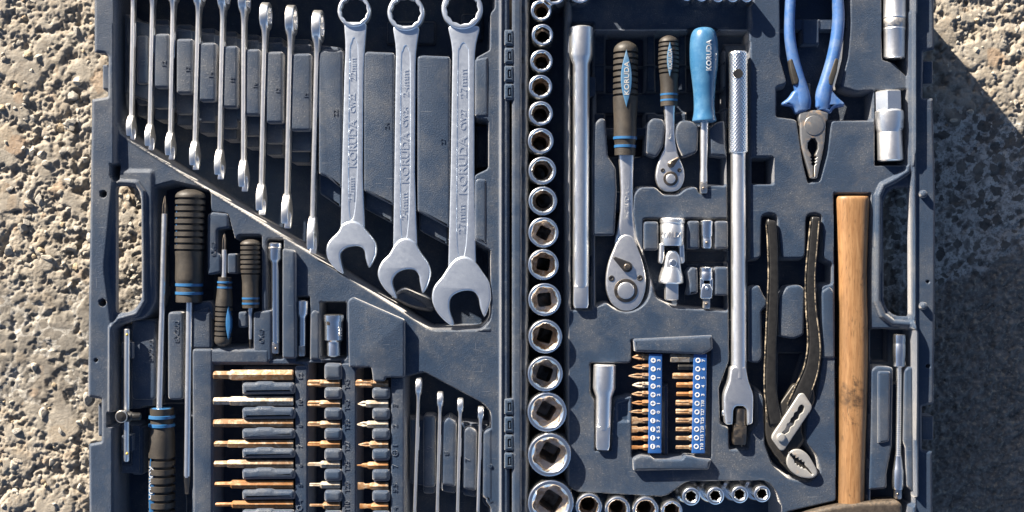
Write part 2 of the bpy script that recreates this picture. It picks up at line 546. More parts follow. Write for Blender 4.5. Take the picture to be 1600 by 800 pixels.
WORNEDGE = m_rust('rubbed_steel_edge', (0.015, 0.013, 0.011), (0.55, 0.45, 0.32), (0.02, 0.017, 0.014), bias=0.47)
# ------------------------------------------------------------------ noise on numpy grids
def hash2(ix, iy, seed):
    h = (ix.astype(np.int64) * 374761393 + iy.astype(np.int64) * 668265263 + seed * 974634777) & 0xFFFFFFFF
    h = ((h ^ (h >> 13)) * 1274126177) & 0xFFFFFFFF
    h = ((h ^ (h >> 16)) * 2246822519) & 0xFFFFFFFF
    return ((h ^ (h >> 15)) & 0xFFFFFF) / float(0xFFFFFF)

def vnoise(x, y, seed):
    ix, iy = np.floor(x), np.floor(y); fx, fy = x - ix, y - iy
    ux, uy = fx * fx * (3 - 2 * fx), fy * fy * (3 - 2 * fy)
    a = hash2(ix, iy, seed); b_ = hash2(ix + 1, iy, seed); c = hash2(ix, iy + 1, seed); d_ = hash2(ix + 1, iy + 1, seed)
    return (a * (1 - ux) + b_ * ux) * (1 - uy) + (c * (1 - ux) + d_ * ux) * uy

def fbm(x, y, seed, octs=4, gain=0.5):
    s = np.zeros_like(x); a = 1.0; t = 0.0
    for o in range(octs):
        s += a * vnoise(x * 2 ** o + 17.3 * o, y * 2 ** o + 9.1 * o, seed + o); t += a; a *= gain
    return s / t

def stones(x, y, cell, seed, keep=0.75, rmin=0.35, rmax=0.72):
    """domed lumps scattered on a jittered grid: height 0..1 and a tone per lump"""
    gx, gy = np.floor(x / cell), np.floor(y / cell)
    best = np.zeros_like(x); tone = np.zeros_like(x)
    for dx in (-1, 0, 1):
        for dy in (-1, 0, 1):
            cx, cy = gx + dx, gy + dy
            px = (cx + hash2(cx, cy, seed)) * cell; py = (cy + hash2(cx, cy, seed + 1)) * cell
            r = cell * (rmin + (rmax - rmin) * hash2(cx, cy, seed + 2))
            an = hash2(cx, cy, seed + 3) * PI; el = 0.65 + 0.5 * hash2(cx, cy, seed + 6)
            ddx, ddy = x - px, y - py
            u = (ddx * np.cos(an) + ddy * np.sin(an)) / el; v = (-ddx * np.sin(an) + ddy * np.cos(an)) * el
            # angular outline: mix of round and square distance
            dist = 0.35 * np.hypot(u, v) + 0.65 * np.maximum(np.maximum(np.abs(u + 0.4 * v), np.abs(v - 0.3 * u)), np.abs(0.7 * u - 0.7 * v))
            h = np.clip(1 - dist / r, 0, 1) * (hash2(cx, cy, seed + 4) < keep)
            h = np.minimum(h * 3.4, 1) * (0.45 + 0.55 * hash2(cx, cy, seed + 5)) + 0.25 * h
            up = h > best
            best = np.where(up, h, best); tone = np.where(up, hash2(cx, cy, seed + 7), tone)
    return best, tone

def sstep(a, b_, x):
    t = np.clip((x - a) / (b_ - a), 0, 1)
    return t * t * (3 - 2 * t)

def grid_mesh(name, X, Y, Z, mask=None, attrs=None):
    ny, nx = X.shape
    V = np.stack([X * S, Y * S, (Z + GZ) * S], -1).reshape(-1, 3)
    idx = np.arange(nx * ny).reshape(ny, nx)
    q = np.stack([idx[:-1, :-1], idx[:-1, 1:], idx[1:, 1:], idx[1:, :-1]], -1).reshape(-1, 4)
    if mask is not None: q = q[mask.reshape(-1)]
    return V, q

def mesh_np(name, V, Q, attrs=None):
    used = np.unique(Q); rm = np.full(len(V), -1); rm[used] = np.arange(len(used))
    V = V[used]; Q = rm[Q]
    me = bpy.data.meshes.new(name)
    me.vertices.add(len(V)); me.vertices.foreach_set('co', V.astype(np.float32).ravel())
    me.loops.add(Q.size); me.loops.foreach_set('vertex_index', Q.astype(np.int32).ravel())
    me.polygons.add(len(Q)); me.polygons.foreach_set('loop_start', np.arange(0, Q.size, 4, dtype=np.int32))
    me.polygons.foreach_set('use_smooth', np.ones(len(Q), dtype=bool))
    if attrs:
        for an, av in attrs.items():
            a = me.attributes.new(an, 'FLOAT', 'POINT'); a.data.foreach_set('value', av.reshape(-1)[used].astype(np.float32))
    me.update(); me.validate()
    return me

# ------------------------------------------------------------------ ground
def m_ground():
    m, nt, bs = new_mat('weathered_concrete_and_asphalt'); k = NT(nt)
    v = k.coord()
    def at(nm):
        q = k.n('ShaderNodeAttribute'); q.attribute_name = nm; return q.outputs['Fac']
    cem, asp, st, tn = at('cement'), at('asphalt'), at('stone'), at('tone')
    n1 = k.noise(v, 90, 7, 0.68); n2 = k.noise(v, 420, 5, 0.65); n3 = k.noise(v, 14, 4, 0.5)
    rough = k.ramp(n1, [(0.25, (0.165, 0.14, 0.112)), (0.5, (0.30, 0.27, 0.225)), (0.8, (0.46, 0.43, 0.375))])
    rough = k.mix(k.math('MULTIPLY', k.ramp(n2, [(0.35, 1.0), (0.55, 0.0)]), 0.5), rough, (0.20, 0.15, 0.10))
    rough = k.mix(k.math('MULTIPLY', st, 0.45), rough, k.ramp(tn, [(0.0, (0.20, 0.185, 0.16)), (0.6, (0.40, 0.365, 0.305)), (0.9, (0.36, 0.28, 0.19)), (1.0, (0.42, 0.24, 0.12))]))
    cement = k.ramp(n1, [(0.3, (0.33, 0.32, 0.295)), (0.7, (0.56, 0.55, 0.51))])
    cement = k.mix(k.ramp(n2, [(0.38, 1.0), (0.5, 0.0)]), cement, (0.20, 0.195, 0.18))
    cement = k.mix(k.ramp(st, [(0.12, 0.0), (0.3, 0.92)]), cement, k.ramp(tn, [(0.0, (0.050, 0.048, 0.045)), (0.7, (0.095, 0.088, 0.078)), (1.0, (0.17, 0.155, 0.13))]))
    asph = k.ramp(n1, [(0.3, (0.07, 0.066, 0.060)), (0.5, (0.15, 0.14, 0.125)), (0.75, (0.32, 0.29, 0.25))])
    asph = k.mix(k.ramp(n2, [(0.54, 0.0), (0.63, 0.85)]), asph, (0.30, 0.27, 0.225))
    asph = k.mix(k.ramp(k.noise(v, 200, 3, 0.5), [(0.60, 0.0), (0.65, 0.85)]), asph, (0.36, 0.30, 0.22))
    cement = k.mix(k.ramp(k.noise(v, 230, 5, 0.7), [(0.38, 0.75), (0.47, 0.0)]), cement, (0.09, 0.087, 0.08))
    c = k.mix(cem, rough, cement)
    c = k.mix(asp, c, asph)
    c = k.mix(k.ramp(n3, [(0.35, 0.22), (0.7, 0.0)]), c, (0.16, 0.13, 0.10))
    k.l(c, bs.inputs['Base Color'])
    k.l(k.ramp(asp, [(0.0, 0.9), (1.0, 0.62)]), bs.inputs['Roughness'])
    b1 = k.bump(n2, 0.6, 0.0012, bs)
    k.bump(k.noise(v, 1300, 3, 0.6), 0.5, 0.0005, bs, b1)
    return m

def ground_fields(X, Y):
    """heights (plan units, 0 = mean ground) and material weights at plan positions"""
    k = (H + GZ) / H
    px, py = X / k + 800, 400 - Y / k
    wob = (fbm(px / 38, py / 38, 5, 4) - 0.5)
    rt = sstep(1350, 1400, px)
    cr = rt * sstep(-14, 14, py - (168 + (px - 1460) * 0.18) + 70 * wob) 
    ar = rt * sstep(-20, 20, py - (452 - (px - 1440) * 0.38) + 110 * wob)
    cl = (1 - rt) * 0.55 * sstep(385, 500, py + 60 * wob) * (1 - sstep(610, 690, py + 90 * wob - 0.25 * (px - 60)))
    cem = np.clip(cr + cl, 0, 1)
    warp = 5 * (fbm(X / 26, Y / 26, 91, 3) - 0.5), 5 * (fbm(X / 26, Y / 26, 95, 3) - 0.5)
    xx, yy = X + warp[0] * 2, Y + warp[1] * 2
    s1, t1 = stones(xx, yy, 30, 11, 0.8)
    s2, t2 = stones(xx, yy, 13, 41, 0.75)
    s3, t3 = stones(X, Y, 6.0, 71, 0.7)
    f1 = fbm(X / 60, Y / 60, 23, 4); f2 = fbm(X / 9, Y / 9, 33, 4, 0.6)
    pit = sstep(0.56, 0.70, fbm(X / 15, Y / 15, 61, 3))
    rg = 1 - np.abs(2 * fbm(xx / 20, yy / 20, 131, 5, 0.62) - 1) * 2
    rg2 = 1 - np.abs(2 * fbm(xx / 7, yy / 7, 151, 4, 0.6) - 1) * 2
    big, _tb = stones(xx, yy, 64, 311, 0.55, 0.3, 0.6)
    f3 = fbm(X / 4.5, Y / 4.5, 353, 3, 0.7)
    hr = 10 * (f1 - 0.5) + 6.5 * big + 4.2 * s1 + 2.8 * s2 + 1.8 * s3 + 4.4 * (rg - 0.5) + 2.4 * (rg2 - 0.5) + 2.6 * (f2 - 0.5) + 2.4 * (f3 - 0.5) - 5.5 * pit
    hr = 0.85 * np.where(hr > 3, 3 + 3.2 * np.tanh((hr - 3) / 4.5), hr)
    hc = 2.0 + 3 * (f1 - 0.5) + 1.2 * s1 + 2.6 * (f2 - 0.5) - 3.2 * pit
    ha = -1 + 4 * (f1 - 0.5) + 2.6 * s2 + 2.2 * s3 + 4.2 * (f2 - 0.5) - 3 * pit
    h = hr * (1 - cem) + hc * cem
    h = h * (1 - ar) + ha * ar
    st = np.where(s1 > 0.25, s1, s2 * 0.8); tn = np.where(s1 > 0.25, t1, t2)
    wx4, wy4 = 9 * (fbm(X / 5, Y / 5, 411, 3, 0.6) - 0.5), 9 * (fbm(X / 5, Y / 5, 431, 3, 0.6) - 0.5)
    s4, t4 = stones(X + warp[0] + wx4, Y + warp[1] + wy4, 19, 211, 0.66, 0.18, 0.58)
    st = st * (1 - cr) + np.where(s4 > 0.1, s4, s2 * 0.25 * (s2 > 0.5)) * cr; tn = tn * (1 - cr) + t4 * cr
    return h, cem, ar, st, tn

def dense(lo, hi, step): return np.arange(lo, hi, step)
gx = np.concatenate([np.geomspace(6000, 1150, 9) * -1, dense(-1100, -560, 1.9), dense(-555, -30, 6), dense(-24, 12, 2.5), dense(16, 596, 6), dense(600, 1100, 1.9), np.geomspace(1150, 6000, 9)])
gy = np.concatenate([np.geomspace(6000, 800, 10) * -1, dense(-780, -470, 4), dense(-470, 470, 1.9), dense(472, 780, 4), np.geomspace(800, 6000, 10)])
GX, GY = np.meshgrid(gx, gy)
gh, gcem, gasp, gst, gtn = ground_fields(GX, GY)
far = sstep(900, 2500, np.hypot(GX, GY))
gh = gh * (1 - far)
under = sstep(0, 30, 600 - np.abs(GX)) * sstep(0, 30, 455 - np.abs(GY))      # packed flat where the case presses on it
gh = np.where(under > 0.5, np.minimum(gh, 2.5), gh)
GROUND = m_ground()
V, Q = grid_mesh('ground', GX, GY, gh - GZ)
me = mesh_np('ground', V, Q, dict(cement=gcem, asphalt=gasp, stone=gst, tone=gtn))
me.materials.append(GROUND)
ground = bpy.data.objects.new('ground', me)
COL.objects.link(ground)
ground['kind'] = 'structure'
ground['_b'] = (0, 0, -GZ)

def m_stone(name, c0, c1):
    m, nt, bs = new_mat(name); k = NT(nt)
    v = k.coord()
    n1 = k.noise(v, 150, 6, 0.7); n2 = k.noise(v, 600, 4, 0.65)
    c = k.mix(n1, c0, c1)
    c = k.mix(k.math('MULTIPLY', k.ramp(n2, [(0.3, 1.0), (0.5, 0.0)]), 0.5), c, tuple(q * 0.5 for q in c0))
    k.l(c, bs.inputs['Base Color']); bs.inputs['Roughness'].default_value = 0.9
    b1 = k.bump(n1, 0.6, 0.002, bs); k.bump(n2, 0.5, 0.0008, bs, b1)
    return m
STONE_M = [m_stone('pale_stone', (0.30, 0.265, 0.215), (0.54, 0.49, 0.41)), m_stone('grey_stone', (0.26, 0.24, 0.21), (0.45, 0.42, 0.37)),
           m_stone('tan_stone', (0.32, 0.24, 0.15), (0.50, 0.41, 0.29)), m_stone('dark_stone', (0.05, 0.048, 0.045), (0.13, 0.12, 0.105))]
import bmesh
stone_meshes = []
rs = random.Random(3)
for i in range(12):
    bm = bmesh.new(); bmesh.ops.create_icosphere(bm, subdivisions=2, radius=1.0)
    ks = [Vector((rs.uniform(-1, 1), rs.uniform(-1, 1), rs.uniform(-1, 1))).normalized() for _ in range(15)]
    cs = [rs.uniform(0.45, 0.78) for _ in ks]
    sc = (rs.uniform(0.8, 1.25), rs.uniform(0.65, 1.0), rs.uniform(0.5, 0.8))
    for v_ in bm.verts:
        p = v_.co.copy()
        for kk, cc in zip(ks, cs):          # chip flat faces off the pebble
            dd = p.dot(kk)
            if dd > cc: p -= kk * (dd - cc)
        p *= 1 + rs.uniform(-0.03, 0.03)
        v_.co = Vector((p.x * sc[0], p.y * sc[1], p.z * sc[2])) * S
    mm = bpy.data.meshes.new('stone'); bm.to_mesh(mm); bm.free()
    mm.shade_smooth(); mm.set_sharp_from_angle(angle=math.radians(22))
    mm.materials.append(STONE_M[[0, 0, 1, 0, 2, 1, 0, 2, 3, 3, 0, 1][i]])
    stone_meshes.append(mm)
def add_stone(px, py, r, mesh):
    X, Y, _ = T(px, py, -GZ)
    hh = float(ground_fields(np.array([[X]]), np.array([[Y]]))[0][0, 0])
    o = bpy.data.objects.new('stone', mesh); COL.objects.link(o)
    o.parent = ground
    o.location = (X * S, Y * S, (hh - r * 0.08) * S)
    o.rotation_euler = (rs.uniform(-0.4, 0.4), rs.uniform(-0.4, 0.4), rs.uniform(0, 6.28))
    o.scale = (r, r, r)
for i in range(270):
    if i < 190:
        px, py = rs.uniform(-40, 142), rs.uniform(-20, 830)
        if 430 < py < 620 and rs.random() < 0.75: continue
        r = rs.choice([4, 5, 5, 6, 7, 8, 10, 13])
        mi = rs.choice([0, 1, 2, 3, 4, 5, 6, 7, 10, 11])
    elif i < 235:
        px, py = rs.uniform(1462, 1640), rs.uniform(-20, 200)
        r = rs.choice([3, 4, 5, 6, 8]); mi = rs.choice([0, 1, 2, 4, 6, 10])
    elif i < 248:
        px, py = rs.uniform(182, 220), rs.uniform(295, 485); r = rs.choice([4, 5, 6, 7]); mi = rs.choice([0, 1, 2, 6])
    else:
        px, py = rs.uniform(1465, 1640), rs.uniform(460, 820); r = rs.choice([2.5, 3, 3.5, 5]); mi = rs.choice([3, 8, 9, 5, 8])
    add_stone(px, py, r, stone_meshes[mi])

# ------------------------------------------------------------------ moulded case halves
def sdf_poly(X, Y, poly):
    """signed distance, positive inside"""
    P = np.array(poly); n = len(P)
    dmin = np.full(X.shape, 1e18); inside = np.zeros(X.shape, dtype=bool)
    for i in range(n):
        ax, ay = P[i - 1]; bx, by = P[i]
        ex, ey = bx - ax, by - ay
        L2 = ex * ex + ey * ey
        if L2 < 1e-12: continue
        t = np.clip(((X - ax) * ex + (Y - ay) * ey) / L2, 0, 1)
        dmin = np.minimum(dmin, (X - ax - t * ex) ** 2 + (Y - ay - t * ey) ** 2)
        c = (ay > Y) != (by > Y)
        if ey != 0: inside ^= c & (X < (Y - ay) * ex / ey + ax)
    return np.sqrt(dmin) * np.where(inside, 1, -1)

def dist_line(X, Y, pts):
    dmin = np.full(X.shape, 1e18)
    for (ax, ay), (bx, by) in zip(pts[:-1], pts[1:]):
        ex, ey = bx - ax, by - ay; L2 = ex * ex + ey * ey + 1e-12
        t = np.clip(((X - ax) * ex + (Y - ay) * ey) / L2, 0, 1)
        dmin = np.minimum(dmin, (X - ax - t * ex) ** 2 + (Y - ay - t * ey) ** 2)
    return np.sqrt(dmin)

CELL = 1.5
def build_shell(outline, windows, ops, base_z, parent, name, label):
    """one moulded half: ops are lowered or raised areas traced at the height of their visible edge"""
    o_true = TP(outline, 0)
    xs = [p[0] for p in o_true]; ys = [p[1] for p in o_true]
    ax = np.arange(min(xs) - 3, max(xs) + 4.5, CELL); ay = np.arange(min(ys) - 3, max(ys) + 4.5, CELL)
    X, Y = np.meshgrid(ax, ay); Z = np.full(X.shape, float(base_z))
    def sub(poly, m):
        px = [p[0] for p in poly]; py = [p[1] for p in poly]
        i0, i1 = np.searchsorted(ax, min(px) - m), np.searchsorted(ax, max(px) + m)
        j0, j1 = np.searchsorted(ay, min(py) - m), np.searchsorted(ay, max(py) + m)
        return (slice(max(j0, 0), j1), slice(max(i0, 0), i1))
    for op in ops:
        kind, poly, z = op[0], op[1], op[2]
        if kind == 'set':                      # ('set', poly, z, wall width, zref)
            w = op[3] if len(op) > 3 else 6
            zr = op[4] if len(op) > 4 else max(z, base_z)
            pt = TP(poly, zr); s = sub(pt, 2 + w)
            if X[s].size == 0: continue
            d_ = sdf_poly(X[s], Y[s], pt)
            if z > base_z - 0.1 and len(op) > 5: t = sstep(-w, 0, d_)
            else: t = sstep(0, w, d_)
            Z[s] = Z[s] * (1 - t) + z * t
        elif kind == 'sup':                    # ('sup', poly, z): lift whatever lies lower, leave the rest
            pt = TP(poly, z); s = sub(pt, 4)
            if X[s].size == 0: continue
            Z[s] = np.maximum(Z[s], -110 + (z + 110) * sstep(-4, 0, sdf_poly(X[s], Y[s], pt)))
        elif kind == 'bead':                   # ('bead', line, height, radius, zref)
            pt = TP(poly, op[4] if len(op) > 4 else base_z); s = sub(pt, op[3] + 2)
            if X[s].size == 0: continue
            d_ = dist_line(X[s], Y[s], pt)
            Z[s] = Z[s] + z * np.sqrt(np.clip(1 - (d_ / op[3]) ** 2, 0, 1))
        elif kind == 'slope':                  # ('slope', poly, z at p0, p0, z at p1, p1, wall)
            (z0, p0, z1, p1) = op[2:6]; w = op[6] if len(op) > 6 else 5
            pt = TP(poly, max(z0, z1)); s = sub(pt, 2 + w)
            q0 = T(*p0, z0); q1 = T(*p1, z1)
            ex, ey = q1[0] - q0[0], q1[1] - q0[1]
            t = np.clip(((X[s] - q0[0]) * ex + (Y[s] - q0[1]) * ey) / (ex * ex + ey * ey), 0, 1)
            m = sstep(0, w, sdf_poly(X[s], Y[s], pt))
            Z[s] = Z[s] * (1 - m) + (z0 + (z1 - z0) * t) * m
    # mould shrinkage: faint waviness
    Z += 1.0 * (fbm(X / 55, Y / 55, 301, 3) - 0.5)
    dom = sdf_poly(X, Y, o_true)
    for wd, zr in windows: dom = np.minimum(dom, -sdf_poly(X, Y, TP(wd, zr)))
    # rounded outer lip
    Z -= 3.0 * (1 - sstep(0, 4, dom))
    gy_, gx_ = np.gradient(dom, CELL)
    gl = np.hypot(gx_, gy_) + 1e-9; gx_ /= gl; gy_ /= gl
    ins = dom > 0
    cell = ins[:-1, :-1] | ins[:-1, 1:] | ins[1:, :-1] | ins[1:, 1:]
    outv = dom < 0
    X = np.where(outv, X - dom * gx_, X); Y = np.where(outv, Y - dom * gy_, Y)
    V, Q = grid_mesh(name, X, Y, Z, cell)
    # outer and window walls: drop every boundary edge to the ground with a little draft
    ny, nx = X.shape; idx = np.arange(nx * ny).reshape(ny, nx)
    c = np.pad(cell, 1)
    E = []
    up = cell & ~c[:-2, 1:-1]; dn = cell & ~c[2:, 1:-1]; lf = cell & ~c[1:-1, :-2]; rg = cell & ~c[1:-1, 2:]
    for msk, a, b_ in ((up, idx[:-1, :-1], idx[:-1, 1:]), (rg, idx[:-1, 1:], idx[1:, 1:]), (dn, idx[1:, 1:], idx[1:, :-1]), (lf, idx[1:, :-1], idx[:-1, :-1])):
        E.append(np.stack([a[msk], b_[msk]], -1))
    E = np.concatenate(E)
    bv = np.unique(E); rm = np.full(nx * ny, -1); rm[bv] = np.arange(len(bv))
    fx, fy = X.reshape(-1)[bv], Y.reshape(-1)[bv]; nxv, nyv = gx_.reshape(-1)[bv], gy_.reshape(-1)[bv]
    n0 = len(V)
    # the bars beside the hand openings are carried clear of the ground
    ipx, ipy = 800 + fx, 400 - fy
    thin = ((ipx < 200) | (ipx > 1405)) & (ipy > 268) & (ipy < 505)
    drop = np.where(thin, 9 * 0.25, 9.0)
    low = np.stack([(fx + nxv * drop) * S, (fy + nyv * drop) * S, np.where(thin, (GZ - 34) * S, 3.0 * S)], -1)
    lip = np.stack([(fx + nxv * 0.6) * S, (fy + nyv * 0.6) * S, V[bv, 2] - 3 * S], -1)
    V = np.concatenate([V, lip, low]); nb = len(bv)
    r0, r1 = rm[E[:, 0]], rm[E[:, 1]]
    Q = np.concatenate([Q, np.stack([E[:, 1], E[:, 0], n0 + r0, n0 + r1], -1), np.stack([n0 + r1, n0 + r0, n0 + nb + r0, n0 + nb + r1], -1)])
    me = mesh_np(name, V, Q)
    me.set_sharp_from_angle(angle=math.radians(75))
    me.materials.append(NAVY)
    o = bpy.data.objects.new(name, me); COL.objects.link(o)
    o.parent = parent
    o.matrix_parent_inverse.identity()
    o.location = -Vector(parent.location)
    o['label'] = label
    o['_b'] = (0, 0, -GZ)
    return o

case = thing('tool_case', 'open navy blue plastic tool case lying unfolded on rough concrete', 'tool case', (0, 0, -GZ))

# ---- left half
out_L = rp([(147, -48, 25), (796, -48, 6), (796, 850, 6), (139, 850, 25), (139, 780, 20), (138, 694, 2), (158, 690, 2), (158, 624, 2), (137, 620, 2), (138, 480, 30), (141, 300, 30), (143, 155, 2), (168, 151, 3), (169, 88, 3), (163, 83, 3), (147, 82, 2)], 3)
win_L = (rp([(180, 291, 5), (208, 291, 14), (220, 306, 12), (221, 470, 14), (205, 488, 10), (180, 489, 5)], 8), -8)
ops_L = [
    ('set', rp([(176, -40, 4), (800, -40), (800, 860), (176, 860)], 2), -12, 5, 0),
    # border bar beside the handle window and the scoops at both its ends
    ('set', rp([(176, 262), (240, 262), (240, 500), (172, 512), (160, 420)], 10), -8, 8, 0),
    ('set', rp([(171, 255), (186, 255), (186, 283), (178, 284), (172, 276)], 5), -57, 4, -4),
    # upper compartment with the big spanners
    ('set', rp([(179, -34), (774, -34), (774, 12), (767, 20), (766, 78), (744, 90), (744, 182), (763, 186), (763, 264), (742, 274), (742, 376), (767, 390), (768, 500, 14), (752, 517, 8), (670, 517, 10), (632, 492), (204, 221), (188, 208), (182, 190)], 4), -100, 6, -10),
    ('set', rect(740, 188, 764, 262, 3), -62, 4, -12),
    # shelf that carries the upright spanners
    ('set', rp([(190, 10), (212, 26), (497, 74), (500, 250), (465, 215), (378, 196), (240, 168), (190, 150)], 6), -34, 8, -34, 1),
    ('set', rp([(192, 18), (199, 18), (199, 180), (192, 170)], 3), -24, 4, -24, 1),
    ('set', rp([(500, 76), (742, 90), (742, 372), (700, 352), (500, 268)], 6), -34, 8, -34, 1),
    ('set', rect(600, 26, 680, 66, 6), -92, 4, -60), ('set', rect(718, 14, 755, 60, 6), -92, 4, -60),
    ('set', rp([(628, 445), (672, 470), (678, 492), (640, 486), (600, 466)], 12), -44, 10, -44, 1),
    # rim of the slanted wall
    ('bead', [(197, 216), (640, 492), (672, 513), (764, 515)], 1.5, 2.6, -12),
    # compartments of the lower left corner
    ('set', rp([(178, 508, 12), (228, 494, 10), (243, 470), (240, 290, 6), (270, 282, 6), (330, 296, 8), (330, 480), (304, 487), (303, 545), (300, 850), (178, 850)], 8), -74, 7, -12),
    ('set', rp([(184, 508), (244, 500), (244, 745), (184, 745)], 6), -24, 6, -24, 1),
    ('set', rect(189, 508, 207, 728, 3), -30, 4, -24),
    ('set', rp([(176, 640), (228, 636), (228, 664), (176, 664)], 4), -65, 4, -34),
    ('set', rp([(222, 632), (284, 632), (284, 850), (222, 850)], 8), -91, 6, -40),
    ('sup', rect(190, 535, 207, 560, 2), -11), ('sup', rect(190, 680, 207, 705, 2), -11), ('sup', rect(288, 650, 300, 690, 2), -17),
    # stubby drivers, small bars
    ('set', rp([(324, 330), (357, 333), (368, 374), (372, 366), (410, 366), (410, 546), (326, 546)], 6), -60, 6, -12),
    ('set', rp([(416, 372), (444, 372), (444, 562), (416, 562)], 5), -48, 5, -12),
    ('set', rp([(461, 462), (485, 462), (485, 566), (461, 566)], 4), -48, 5, -12),
    ('set', rp([(499, 470), (542, 470), (542, 562), (499, 562)], 5), -62, 5, -12),
    ('set', rp([(440, 390), (462, 390), (462, 522), (440, 522)], 5), -6, 4, -6),
    # bit racks
    ('set', rp([(331, 569), (476, 569), (476, 850), (331, 850)], 5), -74, 6, -12),
    ('set', rp([(481, 566), (535, 566), (535, 850), (481, 850)], 4), -74, 5, -12),
    ('set', rp([(556, 576), (580, 572), (612, 576), (612, 850), (556, 850)], 4), -74, 5, -12),
    ('set', rp([(461, 572), (477, 572), (477, 850), (461, 850)], 2), -20, 4, -20, 1),
    ('set', rp([(374, 572), (466, 572), (466, 850), (374, 850)], 3), -21, 5, -21, 1),
    ('set', rp([(504, 560), (536, 560), (536, 850), (504, 850)], 3), -20, 5, -20, 1),
    ('set', rp([(580, 570), (613, 570), (613, 850), (580, 850)], 3), -19, 5, -19, 1),
    # small spanners
    ('set', rp([(630, 588), (662, 580), (756, 630, 8), (768, 645), (768, 850), (630, 850)], 5), -71, 7, -12),
    ('set', rp([(636, 650), (766, 660), (766, 780), (636, 760)], 5), -34, 6, -34, 1),
    # hinge side border
    ('set', rp([(780, -48), (800, -48), (800, 860), (780, 860)], 1), -3, 3, 0),
    ('bead', [(783, -40), (783, 850)], 3, 3.0, -3),
    ('set', rp([(760, 630), (772, 640), (772, 668), (757, 676), (757, 786), (768, 800), (768, 860), (781, 860), (781, 630)], 3), -12, 3, -12),
    # rim bead around the handle window
    ('bead', [(186, 284), (214, 286), (224, 300), (226, 470), (214, 490), (186, 498), (176, 512), (175, 640)], 5, 4, -8),
    ('set', circ(161, 303, 6, 16), -43, 2, 0), ('set', circ(160, 473, 6, 16), -43, 2, 0), ('set', circ(150, 563, 3, 12), -20, 2, 0),
]
shell_L = build_shell(out_L, [win_L], ops_L, 0, case, 'case_shell', 'moulded half with the spanners, screwdrivers and loose bits')

